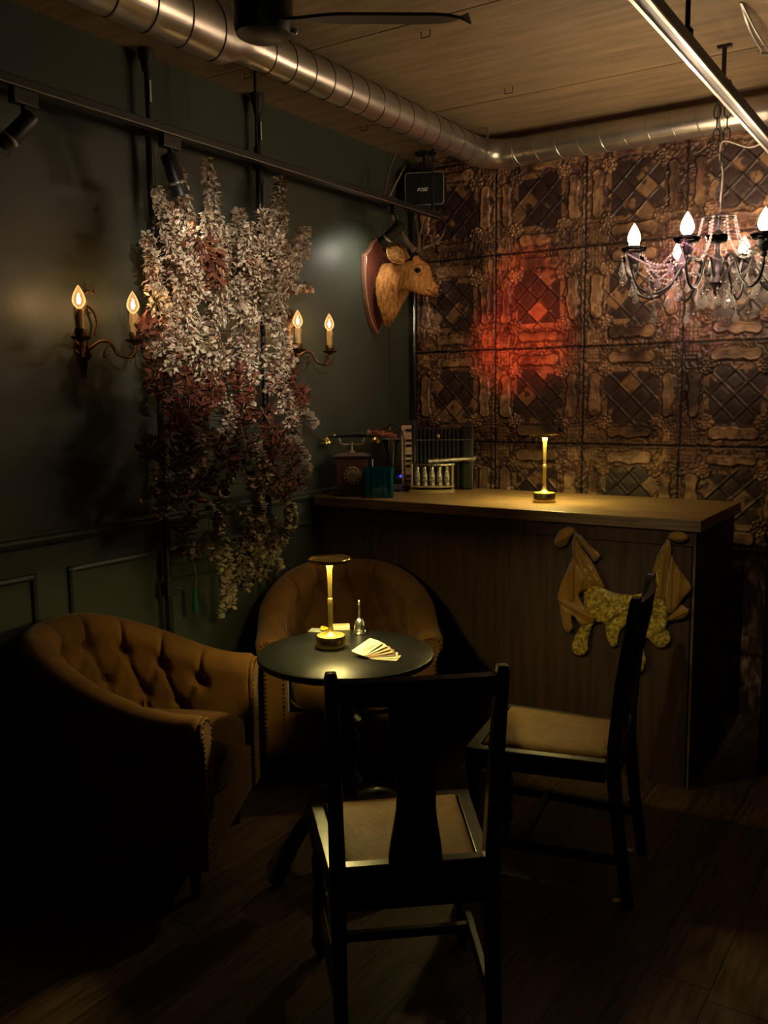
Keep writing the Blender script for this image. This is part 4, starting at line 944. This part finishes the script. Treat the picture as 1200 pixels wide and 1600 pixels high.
def branch(kind, b0, b1, d0, d1, pal, dens=1., size=1., sag=0., name=None):
    A, Bq = onx(b0[0], b0[1], WX+d0), onx(b1[0], b1[1], WX+d1); L_ = (Bq-A).length
    mid = A.lerp(Bq, .55)+Vector((.04*rnd.uniform(-.2, 1), rnd.uniform(-.03, .03), sag)); P = bez([A, mid, Bq], 10); mb = MB(); NBR[0] += 1
    def atp(t):
        f = t*(len(P)-1); i = min(len(P)-2, int(f)); return P[i].lerp(P[i+1], f-i), (P[i+1]-P[i]).normalized()
    if kind == 'spire':
        n = int(L_*900*dens)
        for i in range(n):
            t = (i+rnd.random())/n; p, ax = atp(t); R_ = (.034*(1-t)**.6+.008)*size; o = rv(); o = (o-ax*o.dot(ax)).normalized()
            q = p+o*R_*rnd.uniform(.35, 1); col = jit(rnd.choice(pal) if rnd.random() > .12 else rnd.choice(RUST+BROWN))
            leafgeo(mb, q, (o*1.0+ax*rnd.uniform(-.9, .5)+rv()*.6), (ax+rv()*.5), rnd.uniform(.013, .023)*size, rnd.uniform(.011, .018)*size, rnd.uniform(.1, .7), col, 2)
    elif kind == 'euc':
        n = int(L_/.0095*dens)
        for i in range(n):
            t = .08+.92*i/n; p, ax = atp(t); o = rv(); o = (o-ax*o.dot(ax)).normalized()
            for sg in (-1, 1):
                l_ = rnd.uniform(.024, .040)*size*(1-.3*t); leafgeo(mb, p, o*sg+ax*.4+rv()*.25, ax+rv()*.7, l_, l_*rnd.uniform(.8, 1.05), rnd.uniform(-.1, .35), jit(rnd.choice(pal)), 4)
    elif kind == 'curl':
        n = int(L_/.0023*dens)
        for i in range(n):
            t = .02+.98*i/n; p, ax = atp(t); o = rv(); o = (o-ax*o.dot(ax)).normalized(); l_ = rnd.uniform(.015, .031)*size
            leafgeo(mb, p+o*rnd.uniform(0, .035), o+ax*rnd.uniform(-.2, .9)+Vector((0, 0, -.3))+rv()*.4, ax+rv()*.8, l_, l_*rnd.uniform(.45, .8), rnd.uniform(.3, 1.4), jit(rnd.choice(pal)), 4)
    elif kind == 'small':
        n = int(L_*1050*dens)
        for i in range(n):
            t = (i+.5)/n; p, ax = atp(t); o = rv(); l_ = rnd.uniform(.012, .024)*size; R_ = .041*size*(1-.5*t)
            leafgeo(mb, p+o*R_*rnd.random(), o+ax*.5+rv()*.5, rv(), l_, l_*rnd.uniform(.55, .8), rnd.uniform(0, .7), jit(rnd.choice(pal) if rnd.random() > .26 else rnd.choice(RUST+BROWN)), 3)
    nm = name or {'spire': 'flower_spire', 'euc': 'round_leaf_branch', 'curl': 'curled_leaf_branch', 'small': 'fine_leaf_sprig'}[kind]
    o = mb.build(nm, 'leaf', root, world=True, smooth=True, angle=180)
    st = MB(); st.tube(P, [.0028-.0016*i/len(P) for i in range(len(P))], 5); st.build('stem', 'stem', o, world=True)
    return o
S = 'spire'
for b0, b1, d0, d1, pal, sz in [((278, 432), (243, 292), .20, .16, CREAM, 1.0), ((292, 430), (277, 258), .12, .10, CREAM, .95), ((326, 440), (321, 246), .14, .12, CREAM, 1.0), ((392, 470), (438, 278), .16, .12, TAN+CREAM[1:2]+CREAM[3:], 1.05),
                            ((425, 450), (434, 300), .10, .09, TAN, 1.0), ((318, 560), (352, 350), .25, .20, CREAM, .95), ((300, 560), (268, 400), .26, .22, CREAM, .9), ((360, 470), (378, 330), .18, .12, TAN+CREAM[3:], 1.0),
                            ((412, 500), (476, 378), .22, .16, TAN+CREAM[3:], 1.0), ((330, 640), (296, 440), .28, .25, CREAM, 1.0), ((368, 610), (384, 450), .27, .22, CREAM[1:], .95), ((258, 520), (236, 395), .18, .14, CREAM, 1.0),
                            ((345, 500), (402, 380), .24, .2, CREAM[1:], .9), ((318, 470), (296, 330), .2, .15, CREAM, .85)]:
    branch(S, b0, b1, d0, d1, pal, size=sz)
for b0, b1, d0, d1, pal in [((300, 470), (228, 400), .16, .14, CREAM), ((280, 500), (234, 448), .18, .18, CREAM), ((400, 440), (482, 400), .12, .12, TAN), ((420, 430), (470, 360), .10, .10, BROWN+TAN), ((410, 470), (486, 450), .14, .12, BROWN+TAN),
                        ((280, 400), (296, 350), .1, .1, CREAM), ((350, 400), (372, 330), .1, .08, TAN), ((440, 640), (492, 664), .16, .14, TAN), ((440, 680), (484, 740), .16, .14, TAN), ((300, 560), (230, 545), .2, .2, CREAM+RUST[:1]),
                        ((280, 760), (222, 786), .16, .14, TAN+OLIVE), ((420, 760), (462, 810), .10, .08, OLIVE), ((400, 800), (440, 890), .09, .07, OLIVE+TAN), ((380, 840), (412, 900), .10, .08, OLIVE+TAN), ((330, 840), (345, 966), .10, .07, OLIVE+TAN), ((355, 830), (362, 950), .10, .07, OLIVE),
                        ((395, 820), (385, 925), .09, .07, OLIVE+TAN), ((300, 800), (300, 870), .14, .12, OLIVE)]:
    branch('euc', b0, b1, d0, d1, pal, sag=.02)
LR = [(370, 240, 470), (430, 236, 480), (500, 230, 474), (560, 226, 468), (640, 232, 462), (720, 240, 460), (790, 250, 455), (850, 300, 430), (890, 330, 420)]
def lr(y):
    for (y0, l0, r0), (y1, l1, r1) in zip(LR[:-1], LR[1:]):
        if y0 <= y <= y1: f = (y-y0)/(y1-y0); return l0+(l1-l0)*f, r0+(r1-r0)*f
    return LR[-1][1:] if y > 800 else LR[0][1:]
i = 0
while NBR[0] < 100:
    u_ = ((i*.6180339+.13) % 1); y = 385+(850-385)*((i+.5)/68)**.95 if i < 68 else rnd.uniform(420, 700); l_, r_ = lr(y); x = l_+(r_-l_)*u_; i += 1
    ctr = (l_+r_)/2; ox = (x-ctr)/(r_-l_)
    ang = rnd.gauss(0, .5)+ox*1.0; up = y < 470
    ln = rnd.uniform(70, 120)*(1 if y < 760 else .8)
    tip = (x+sin(ang)*ln*.55, y+(-1 if up else 1)*cos(ang)*ln*.75)
    l2, r2 = lr(min(880, tip[1])); tip = (max(l2-10, min(r2+10, tip[0])), tip[1])
    dep = .12+.20*(1-(2*ox)**2)*(1 if y < 700 else .55)*(1 if y < 800 else .4)-(.04 if y > 800 else 0)
    r = rnd.random()
    if y < 480: k_, pal = ('small', CREAM+(TAN if ox > .1 else [])) if r < .42 else ('euc', CREAM+TAN) if r < .56 else ('spire', CREAM if ox < .1 else TAN+CREAM) if r < .88 or abs(ox) > .33 or y < 430 else ('curl', RUST)
    elif y < 620: k_, pal = ('small', CREAM+TAN) if r < .52 else ('curl', RUST) if r < .70 else ('euc', TAN+CREAM) if r < .90 else ('curl', BROWN+RUST)
    elif y < 740: k_, pal = ('curl', RUST+BROWN) if r < .26 else ('small', TAN+CREAM) if r < .74 else ('euc', TAN) if r < .86 else ('curl', BROWN)
    else: k_, pal = ('small', OLIVE+TAN) if r < .4 else ('euc', OLIVE+TAN) if r < .75 else ('curl', BROWN+RUST)
    if 462 < tip[1] < 580: tip = (min(tip[0], 440), tip[1])
    if 462 < y < 580 and x > 440: x = 440
    if k_ == 'curl' and y < 720: dep += .02
    if y < 640 and k_ == 'curl': pal = RUST
    branch(k_, (x, y), tip, dep-.02, dep+.02, pal, dens=1.5, size=.95)
# bare stems and the little green tube hanging at the lower left
for b0, b1 in (((300, 870), (306, 918)), ((345, 800), (362, 848)), ((372, 838), (358, 860)), ((335, 860), (348, 880)), ((320, 780), (330, 880)), ((392, 790), (396, 860))):
    s_ = MB(); A, Bq = onx(*b0, WX+.09), onx(*b1, WX+.09); s_.tube(bez([A, A.lerp(Bq, .5)+Vector((.01, 0, 0)), Bq], 5), .0022, 5); s_.build('bare_stem', 'stem', root, world=True)
c = onx(304, 918, WX+.09); s_ = MB(); s_.lathe([(0, 0), (.006, -.002), (.009, -.03), (.013, -.085), (.012, -.10), (0, -.102)], c, 14); tag(s_.build('flower_tube', 'greentube', root, world=True), 'small green tube hanging below the stems')
# ================================================================== GOLD GARMENT PINNED TO THE COUNTER FRONT
YC = CF+.0105
def gp(cx, cy, off=0.): 
    return ony(840+cx/4.4444, 800+cy/4.4444, YC-off)
root = thing('velvet_garment', 'gold velvet and mustard satin scalloped garment hung by its two ties on the counter front', 'garment', gp(560, 560))
def inpoly(x, y, P):
    r = False; j = len(P)-1
    for i in range(len(P)):
        if (P[i][1] > y) != (P[j][1] > y) and x < (P[j][0]-P[i][0])*(y-P[i][1])/(P[j][1]-P[i][1])+P[i][0]: r = not r
        j = i
    return r
def near(x, y, P):
    best = (1e9, x, y)
    for i in range(len(P)):
        ax, ay = P[i-1]; bx_, by_ = P[i]; vx, vy = bx_-ax, by_-ay; t = max(0, min(1, ((x-ax)*vx+(y-ay)*vy)/(vx*vx+vy*vy+1e-9))); qx, qy = ax+vx*t, ay+vy*t; d = hypot(x-qx, y-qy)
        if d < best[0]: best = (d, qx, qy)
    return best
def cloth(name, poly, mt, base, folds, puff=.010, step=8):
    C_ = bez([(x, y, 0) for x, y in poly+poly[:1]], 4); P = [(p.x, p.y) for p in C_[:-1]]
    xs = [p[0] for p in P]; ys = [p[1] for p in P]; nx = int((max(xs)-min(xs))/step)+3; ny = int((max(ys)-min(ys))/step)+3; x0, y0 = min(xs)-step, min(ys)-step
    used = {}; fs = []; vs = []
    def vid(i, j):
        if (i, j) not in used:
            x, y = x0+i*step, y0+j*step; d, qx, qy = near(x, y, P)
            if not inpoly(x, y, P) or d < step*.45: x, y, d = qx, qy, 0
            h = base+puff*(1-exp(-d/22))
            for (ax, ay, bx_, by_, am, wd) in folds:
                vx, vy = bx_-ax, by_-ay; t = max(0, min(1, ((x-ax)*vx+(y-ay)*vy)/(vx*vx+vy*vy))); dd = hypot(x-ax-vx*t, y-ay-vy*t); h += am*exp(-(dd/wd)**2)*min(1, d/12)
            used[(i, j)] = len(vs); vs.append(gp(x, y, max(.0015, h)))
        return used[(i, j)]
    for i in range(nx):
        for j in range(ny):
            if inpoly(x0+(i+.5)*step, y0+(j+.5)*step, P): fs.append((vid(i, j), vid(i+1, j), vid(i+1, j+1), vid(i, j+1)))
    a = MB(); a.add(vs, fs); return a.build(name, mt, root, world=True, angle=180, solid=.0018)
body = [(250, 150), (300, 240), (370, 340), (420, 440), (462, 525), (530, 558), (600, 572), (680, 572), (762, 545), (795, 430), (835, 300), (905, 185), (928, 250), (912, 420), (892, 600), (905, 755), (892, 800), (925, 870), (905, 925), (850, 942), (800, 915), (755, 872), (738, 950), (752, 1050), (712, 1122), (670, 1090), (672, 960), (680, 860), (640, 800), (600, 800), (565, 850), (548, 930), (505, 925), (480, 865), (468, 785), (432, 765), (395, 772), (372, 820), (352, 890), (350, 960), (310, 995), (258, 985), (240, 935), (262, 860), (310, 760), (322, 640), (320, 560), (285, 450), (250, 330), (240, 230)]
cloth('satin_strap', [(250, 148), (300, 235), (372, 335), (424, 435), (464, 522), (400, 520), (330, 552), (288, 450), (252, 330), (242, 230)], 'satin', .0105, [(270, 220, 400, 500, .010, 14), (250, 240, 330, 470, .008, 8)])
cloth('satin_strap', [(905, 187), (928, 250), (913, 420), (892, 600), (840, 618), (788, 605), (797, 430), (836, 300)], 'satin', .0105, [(880, 250, 850, 580, .010, 12)])
cloth('velvet_body', body, 'crushed', .006, [(455, 765, 590, 680, .014, 16), (470, 790, 560, 720, -.008, 12), (270, 220, 420, 480, .010, 16), (330, 400, 370, 470, .010, 10), (870, 260, 820, 560, .010, 18), (760, 870, 900, 780, .012, 14), (330, 820, 380, 780, .010, 12), (640, 600, 640, 780, .008, 40)])
lw_ = [(240, 320), (300, 390), (345, 470), (335, 535), (288, 578), (335, 670), (402, 748), (350, 782), (292, 775), (262, 735), (240, 722), (236, 760), (246, 800), (218, 836), (182, 805), (165, 720), (150, 620), (140, 592), (168, 490), (208, 400)]
cloth('satin_wing', lw_, 'satin', .018, [(235, 370, 235, 600, .016, 14), (160, 620, 400, 745, .012, 10), (300, 480, 290, 575, .012, 14), (170, 640, 330, 760, -.006, 12)])
cloth('satin_wing', [(252, 128), (310, 175), (365, 235), (436, 295), (398, 345), (360, 300), (310, 240), (262, 190)], 'satin', .016, [(260, 140, 400, 320, .012, 10)])
cloth('satin_wing', [(930, 295), (985, 400), (1068, 520), (1012, 600), (952, 690), (905, 692), (893, 600), (905, 450)], 'satin', .018, [(930, 310, 915, 680, .014, 12), (990, 430, 960, 660, .010, 20)])
cloth('satin_wing', [(1000, 638), (1056, 685), (1022, 735), (920, 757), (902, 735), (948, 694)], 'satin', .014, [(910, 745, 1040, 690, .012, 10)])
for poly in ([(118, 195), (150, 135), (205, 106), (256, 118), (250, 150), (222, 190), (198, 232), (150, 244), (120, 225)], [(905, 185), (930, 145), (985, 138), (1040, 160), (1044, 190), (1010, 212), (960, 208), (925, 192)]):
    cloth('rolled_tie', poly, 'satin', .012, [(poly[0][0]+20, poly[0][1]+10, poly[3][0], poly[3][1]+25, .010, 16)], puff=.020, step=6)
# ================================================================== THINGS ON THE TABLE
b = onz(562, 990, TH); a = MB()
root = thing('hand_bell', 'small ornate silver hand bell standing on the round table', 'bell', (b.x, b.y, TH))
a.lathe([(0, .002), (.0225, 0), (.0235, .002), (.0225, .006), (.0185, .014), (.0165, .028), (.0155, .040), (.012, .050), (.006, .056), (0, .057)], n=32); a.build('bell_body', 'silver', root)
a = MB(); a.lathe([(0, .055), (.005, .056), (.0035, .062), (.006, .070), (.0042, .078), (.0048, .095), (.0065, .106), (.0055, .116), (.0035, .120), (0, .121)], n=20); a.build('handle', 'silver', root)
a = MB()
for i in range(8):
    t = 2*pi*i/8; a.tube(bez([(.0225*cos(t), .0225*sin(t), .004), (.0195*cos(t+.3), .0195*sin(t+.3), .016), (.0175*cos(t), .0175*sin(t), .030), (.0145*cos(t+.3), .0145*sin(t+.3), .045)], 4), .0013, 5)
tag(a.build('relief_ornament', 'silver', root), kind='stuff')
# fan of cards
q3, q2 = onz(569, 1028, TH+.004), onz(615, 1013, TH+.004); piv = Vector((q3.x, q3.y, 0)); e1 = q2-q3; LL = .092; WW = .056; a0 = atan2(e1.y, e1.x)
v1 = onz(630, 1034.5, TH)-q3; a1 = atan2(v1.y, v1.x); NC = 7
names = ['cream card with gold ornament and dark lettering on top of the fanned pile', 'cream card second from the top of the fanned pile', 'tan card third from the top of the fanned pile', 'tan card below the middle of the fanned pile, edge showing', 'brown card between pale ones in the fanned pile', 'pale card second from the bottom of the fanned pile', 'pale bottom card of the fanned pile, nearest the table edge']
mts = ['paper', 'paper', 'papertan', 'papertan', 'paperbrown', 'paper', 'paper']
for i in range(NC):
    an = a0+(a1-a0)*i/(NC-1); z = TH+.0012+.0014*(NC-1-i)
    root = thing('printed_card', names[i], 'card', (piv.x+.002*i, piv.y+.001*i, z), an, 'fanned cards on the round table')
    root.matrix_basis = Matrix.Translation((piv.x+.002*i, piv.y+.001*i, z)) @ Matrix.Rotation(a1, 4, 'Z') @ Matrix.Rotation(radians(17-2.6*i), 4, 'X') @ Matrix.Rotation(an-a1, 4, 'Z')
    pr = rrect(LL, WW, .004, 3); a = MB(); a.prism([(x+LL/2, y+WW/2) for x, y in pr], lambda x, y: (x, y, -.0004), lambda x, y: (x, y, .0004)); a.build('card_stock', mts[i], root, smooth=False)
    if i == 0:
        def mark(x, y, w_, h_, m_, nm):
            s_ = MB(); s_.box((x*LL, y*WW, .0006), (w_*LL, h_*WW, .0003)); s_.build(nm, m_, root, smooth=False)
        s_ = MB(); s_.tube(bez([(.30*LL, .60*WW, .0006), (.42*LL, .57*WW, .0006), (.52*LL, .68*WW, .0006), (.6*LL, .66*WW, .0006), (.72*LL, .74*WW, .0006), (.86*LL, .70*WW, .0006)], 6), .0009, 4); s_.build('gold_ornament', 'gold', root)
        mark(.55, .44, .62, .03, 'ink', 'printed_line')
        for j in range(8): mark(.28+.052*j, .27, .034, .10, 'ink', 'printed_letter')
        for j in range(7): mark(.62+.046*j, .18, .028, .08, 'ink', 'printed_letter')
    elif i in (1, 6):
        for yy in (.2, .35): 
            s_ = MB(); s_.box((.55*LL, yy*WW, .0006), (.6*LL, .018*WW, .0003)); s_.build('printed_line', 'ink', root, smooth=False)
# little things behind the lamp
p = onz(500, 986, TH); a = MB(); a.box((0, 0, .002), (.075, .045, .004)); o = a.build('grey_card_case', mat('grey_card', (.36, .38, .36), rough=.6), smooth=False, bevel=.001); o.location = (p.x, p.y, TH); o.rotation_euler = (0, 0, radians(20)); tag(o, 'flat grey card lying behind the brass table lamp', 'card')
p2 = onz(508, 983, TH+.01); a = MB()
for i in range(3): a.tube([(.009*cos(t)*(1+.3*i), .008*sin(t)*(1+.3*i), .0045+.003*sin(2*t+i)+.002*i) for t in [2*pi*j/14 for j in range(15)]], .0036, 7)
o = a.build('yellow_ribbon', 'yellow'); a2_ = None; o.location = (p2.x, p2.y, TH+.0043); tag(o, 'crumpled yellow ribbon lying on the flat grey card', 'ribbon')
p = onz(532, 983, TH); root = thing('small_box', 'small cream patterned box behind the brass table lamp', 'box', (p.x, p.y, TH), radians(38))
a = MB(); a.box((0, 0, .008), (.066, .036, .016)); a.build('box_body', 'paper', root, smooth=False, bevel=.0015)
a = MB(); a.box((0, 0, .0163), (.05, .022, .0006)); a.build('printed_panel', mat('patterned_print', (.70, .30, .10), (.75, .62, .25), rough=.6, scale=120), root, smooth=False)
# ================================================================== THINGS ON THE COUNTER
b = onz(546, 774, CT); root = thing('antique_telephone', 'antique wooden rotary telephone with brass cradle and handset on the counter', 'telephone', (b.x-.01, b.y+.04, CT), radians(32))
def stepbox(n_, lv, mt, bev=.003):
    for w_, d_, z0, z1 in lv:
        s_ = MB(); s_.box((0, 0, (z0+z1)/2), (w_, d_, z1-z0)); s_.build(n_, mt, root, smooth=False, bevel=bev)
stepbox('base_plinth', [(.175, .14, 0, .022)], 'phonewood'); stepbox('case', [(.145, .115, .022, .178)], 'phonewood'); 
a = MB(); a.add([(sx*w_, sy*d_, z) for z, w_, d_ in ((.178, .072, .057), (.186, .090, .072), (.192, .090, .072), (.206, .062, .05)) for sx, sy in ((-1, -1), (1, -1), (1, 1), (-1, 1))],
    [(3, 2, 1, 0), (12, 13, 14, 15)]+[(k_*4+i, k_*4+(i+1) % 4, k_*4+4+(i+1) % 4, k_*4+4+i) for k_ in range(3) for i in range(4)]); a.build('lid', 'phonewood', root, smooth=False, bevel=.002)
Rf = Matrix.Rotation(pi/2, 3, 'X')
a = MB(); a.lathe([(0, 0), (.041, 0), (.043, .004), (.041, .008), (.030, .010), (0, .010)], (.004, -.0575, .098), 40, Rf); dl = a.build('rotary_dial', 'dial', root)
for i in range(10):
    t = radians(60+30*i); s_ = MB(); s_.lathe([(0, .0092), (.0055, .0092), (.0055, .0105), (0, .0105)], (.004+.0335*cos(t), -.0575, .098+.0335*sin(t)), 12, Rf); s_.build('finger_hole', 'black', dl)
a = MB(); a.lathe([(0, .010), (.020, .010), (.019, .012), (0, .012)], (.004, -.0575, .098), 28, Rf); a.build('dial_centre', 'silver', dl)
a = MB(); a.tube([(0, 0, .2), (0, 0, .255)], .006, 10); a.lathe([(0, .204), (.02, .204), (.012, .214), (0, .214)], n=16)
for sg in (-1, 1):
    a.tube(bez([(0, 0, .245), (sg*.03, 0, .243), (sg*.055, 0, .25), (sg*.06, 0, .275), (sg*.048, 0, .29)], 6), .0045, 8); a.tube([(sg*.055, -.025, .262), (sg*.055, .025, .262)], .0045, 8)
a.build('cradle', 'dial', root)
a = MB(); a.tube(bez([(-.12, 0, .285), (-.06, 0, .288), (0, 0, .290), (.06, 0, .288), (.11, 0, .283)], 6), [.010]*6+[.012]*13+[.010]*6, 12); hs = a.build('handset', 'black', root)
a = MB(); a.lathe([(0, 0), (.030, 0), (.031, .010), (.020, .028), (.010, .036), (0, .036)], (-.122, 0, .245), 22); a.build('mouthpiece', 'brass', hs)
a = MB(); a.lathe([(0, 0), (.027, 0), (.028, .012), (.014, .026), (0, .03)], (.112, 0, .252), 22); a.build('earpiece', 'brass', hs)
for x in (-.085, .075):
    a = MB(); a.lathe([(0, 0), (.0135, 0), (.0135, .008), (0, .008)], (x, 0, .287), 16, Matrix.Rotation(pi/2, 3, 'Y')); a.build('brass_band', 'brass', hs)
a = MB(); a.tube(bez([(.072, .0, .12), (.095, 0, .12), (.10, 0, .14), (.098, 0, .16)], 5), .004, 8); a.ball((.098, 0, .165), .008, 10); a.build('crank', 'silver', root)
p = onz(520, 769, CT); a = MB(); a.box((0, 0, .012), (.036, .03, .024)); a.box((.001, 0, .028), (.026, .02, .008)); o = a.build('small_pink_box', mat('dusty_pink', (.42, .17, .13), rough=.7), smooth=False, bevel=.002); 
o.location = (p.x-.02, p.y+.0, CT); o.rotation_euler = (0, 0, radians(25)); tag(o, 'tiny pink box at the left foot of the antique telephone', 'box')
b = onz(588, 779, CT); root = thing('glass_vase', 'square ribbed teal glass vase in front of the telephone', 'vase', (b.x-.02, b.y+.05, CT), radians(32))
pr = []
for sx, sy, ux, uy in ((-1, -1, 1, 0), (1, -1, 0, 1), (1, 1, -1, 0), (-1, 1, 0, -1)):
    for j in range(10):
        t = j/10*2; x, y = sx+ux*t, sy+uy*t; k_ = 1 if j % 2 else .93; pr.append((x*.072*k_, y*.045*k_))
inn = [(x*.90, y*.86) for x, y in pr]
a = MB(); a.grid([[(x*k_, y*k_, z) for x, y in P] for P, k_, z in ((pr, .95, .0), (pr, 1, .006), (pr, 1, .138), (pr, .98, .142), (inn, 1, .142), (inn, 1, .016))], closed_v=True, caps=True); a.build('ribbed_body', 'tealglass', root, angle=25)
b = onz(604, 768, CT); vx, vy = b.x+.012, b.y+.03; root = thing('trumpet_vase', 'tall clear trumpet-shaped glass behind the teal vase', 'glass', (vx, vy, CT))
a = MB(); a.lathe([(0, 0), (.045, 0), (.045, .006), (.012, .014), (.010, .04), (.018, .08), (.018, .14), (.024, .19), (.036, .235), (.054, .262), (.052, .262), (.033, .236), (.021, .19), (.014, .14), (.012, .06), (0, .05)], n=36); a.build('bowl', 'vglass', root)
a = MB(); a.tube([(.052*cos(t), .052*sin(t), .262) for t in [2*pi*i/30 for i in range(31)]], .0018, 6); a.build('rim', 'silver', root)
a = MB(); rn = random.Random(5)
P = bez([(.03, .01, .272), (-.02, -.01, .275), (-.06, -.02, .28), (-.115, -.03, .283)], 8); a.tube(P, .0025, 5)
for i in range(110):
    t = rn.uniform(.1, 1); f_ = t*(len(P)-1); k_ = min(len(P)-2, int(f_)); c = P[k_].lerp(P[k_+1], f_-k_); a.ball(c+Vector((rn.gauss(0, .008), rn.gauss(0, .008), abs(rn.gauss(0, .010)))), rn.uniform(.004, .008), 6)
tag(a.build('dried_flower_sprig', 'pink'), 'sprig of pink dried flowers lying over the rim of the clear trumpet glass', 'dried flowers').location = (vx, vy, CT)
a = MB(); a.tube(bez([(.085, 0, .002), (.075, 0, .12), (.07, 0, .28), (.01, 0, .335), (-.04, .0, .31), (-.10, .01, .295), (-.16, .01, .275)], 8), .004, 7)
tag(a.build('black_wire_loop', 'black'), 'black cable arching over the telephone handset into the trumpet glass', 'cable').location = (vx, vy, CT)
# accordion standing at the wall end
b = onz(660, 764, CT); root = thing('accordion', 'black accordion with a column of white and black keys at the end of the counter', 'accordion', (-2.325, 4.065, CT), radians(27))
a = MB(); a.box((-.125, 0, .175), (.07, .17, .35)); a.build('treble_case', 'black', root, smooth=False, bevel=.012)
a = MB(); a.box((.165, 0, .165), (.06, .17, .33)); a.build('bass_case', 'black', root, smooth=False, bevel=.012)
a = MB(); rows = []
for i in range(23):
    x = -.09+.225*i/22; k_ = .0 if i % 2 else .012; rows.append([(x, -.078-k_+.012, .012), (x, .066+k_, .012), (x, .066+k_, .30+k_), (x, -.078-k_+.012, .30+k_)])
a.grid(rows, closed_v=True, caps=True); a.build('bellows', mat('bellows_cloth', (.014, .009, .008), rough=.7), root, smooth=False)
a = MB(); a.box((-.135, -.098, .175), (.055, .028, .33)); kb = a.build('keyboard', 'black', root, smooth=False, bevel=.003)
for i in range(12):
    z = .035+.0255*i; a = MB(); a.box((-.137, -.113, z), (.050, .006, .0235)); a.build('white_key', 'ivory', kb, smooth=False, bevel=.001)
for i in (0, 1, 3, 4, 5, 7, 8, 10):
    a = MB(); a.box((-.126, -.118, .048+.0255*i), (.028, .009, .012)); a.build('black_key', 'black', kb, smooth=False, bevel=.001)
a = MB(); a.tube([(-.09, -.09, .252), (.19, -.09, .252)], .0015, 5); a.build('metal_trim', 'railwhite', root)
a = MB(); a.tube([(.193, -.087, .01), (.193, -.087, .32)], .0015, 5); a.build('metal_trim', 'railwhite', root)
a = MB(); a.ball((.02, -.085, .27), .010, 12, sz=1.2); a.build('strap_stud', 'dial', root)
# vial rack
b = onz(672, 770, CT); root = thing('vial_rack', 'pale curved wooden rack holding glass vials under a silver tube', 'rack', (b.x, b.y+.02, CT), radians(28))
def arcbox(n_, r0, r1, z0, z1, mt):
    s_ = MB(); rows = []
    for i in range(17):
        x = -.11+.22*i/16; yo = .55*x*x*4; rows.append([(x, yo-r0, z0), (x, yo+r1, z0), (x, yo+r1, z1), (x, yo-r0, z1)])
    s_.grid(rows, closed_v=True, caps=True); return s_.build(n_, mt, root, smooth=False)
arcbox('base_board', .034, .036, 0, .014, 'palewood'); arcbox('lower_shelf', .028, .028, .026, .034, 'palewood')
for x in (-.10, .10):
    yo = 2.2*x*x; s_ = MB(); s_.box((x, yo, .075), (.010, .040, .124)); s_.build('end_post', 'palewood', root, smooth=False, bevel=.002)
a = MB(); rows = []
for i in range(17):
    x = -.11+.22*i/16; yo = 2.2*x*x; rows.append([(x, yo-.014, .132), (x, yo+.014, .132), (x, yo+.014, .141), (x, yo-.014, .141)])
a.grid(rows, closed_v=True, caps=True); a.build('top_bar', 'silver', root, smooth=False)
base_m = root.matrix_basis.copy()
vp = None
vl = ['leftmost', 'second', 'third', 'fourth', 'rightmost']
for i in range(5):
    x = -.072+.036*i; w_ = base_m @ Vector((x, 2.2*x*x, .0345)); lab = '%s of the five glass vials in the pale wooden rack' % (vl[i] if i in (0, 4) else vl[i]+' from left')
    if vp is None:
        vp = thing('glass_vial', lab, 'vial', w_, radians(28), 'glass vials in the rack')
        a = MB(); a.lathe([(0, 0), (.0125, 0), (.0135, .003), (.0135, .062), (.009, .070), (.009, .076), (.0, .076)], n=18); a.build('vial_body', mat('mottled_glass', (.50, .50, .40), (.10, .08, .06), rough=.15, scale=70, lo=.4, hi=.6, spec=.8), vp)
        a = MB(); a.lathe([(0, .074), (.0105, .074), (.0105, .092), (.006, .094), (0, .094)], n=18); a.build('cap', 'silver', vp)
    else: dup(vp, w_, radians(28), lab)
p0, p1 = base_m @ Vector((.0, .0, .152)), base_m @ Vector((.0, .0, .152))
A, Bq = base_m @ Vector((-.02, .012, .1525)), base_m @ Vector((.22, .06, .1625)); root = thing('silver_tube', 'silver tube lying across the top of the vial rack', 'tube', A)
a = MB(); a.tube([A, A.lerp(Bq, .92)], .011, 18); a.build('barrel', 'silver', root, world=True)
a = MB(); a.tube([A.lerp(Bq, .90), A.lerp(Bq, .93), A.lerp(Bq, .97), A.lerp(Bq, 1.0)], [.013, .014, .012, .004], 18); a.build('end_cap', 'silver', root, world=True)
p = onz(620, 752, CT); root = thing('indicator_gadget', 'small dark gadget with a blue light beside the teal vase', 'gadget', (p.x+.02, p.y+.01, CT), radians(30))
a = MB(); a.box((0, 0, .022), (.05, .03, .044)); a.build('gadget_body', 'blackmatte', root, smooth=False, bevel=.003)
a = MB(); a.ball((0, -.0155, .030), .008, 10, sy=.3); a.build('blue_light', 'bluelight', root)
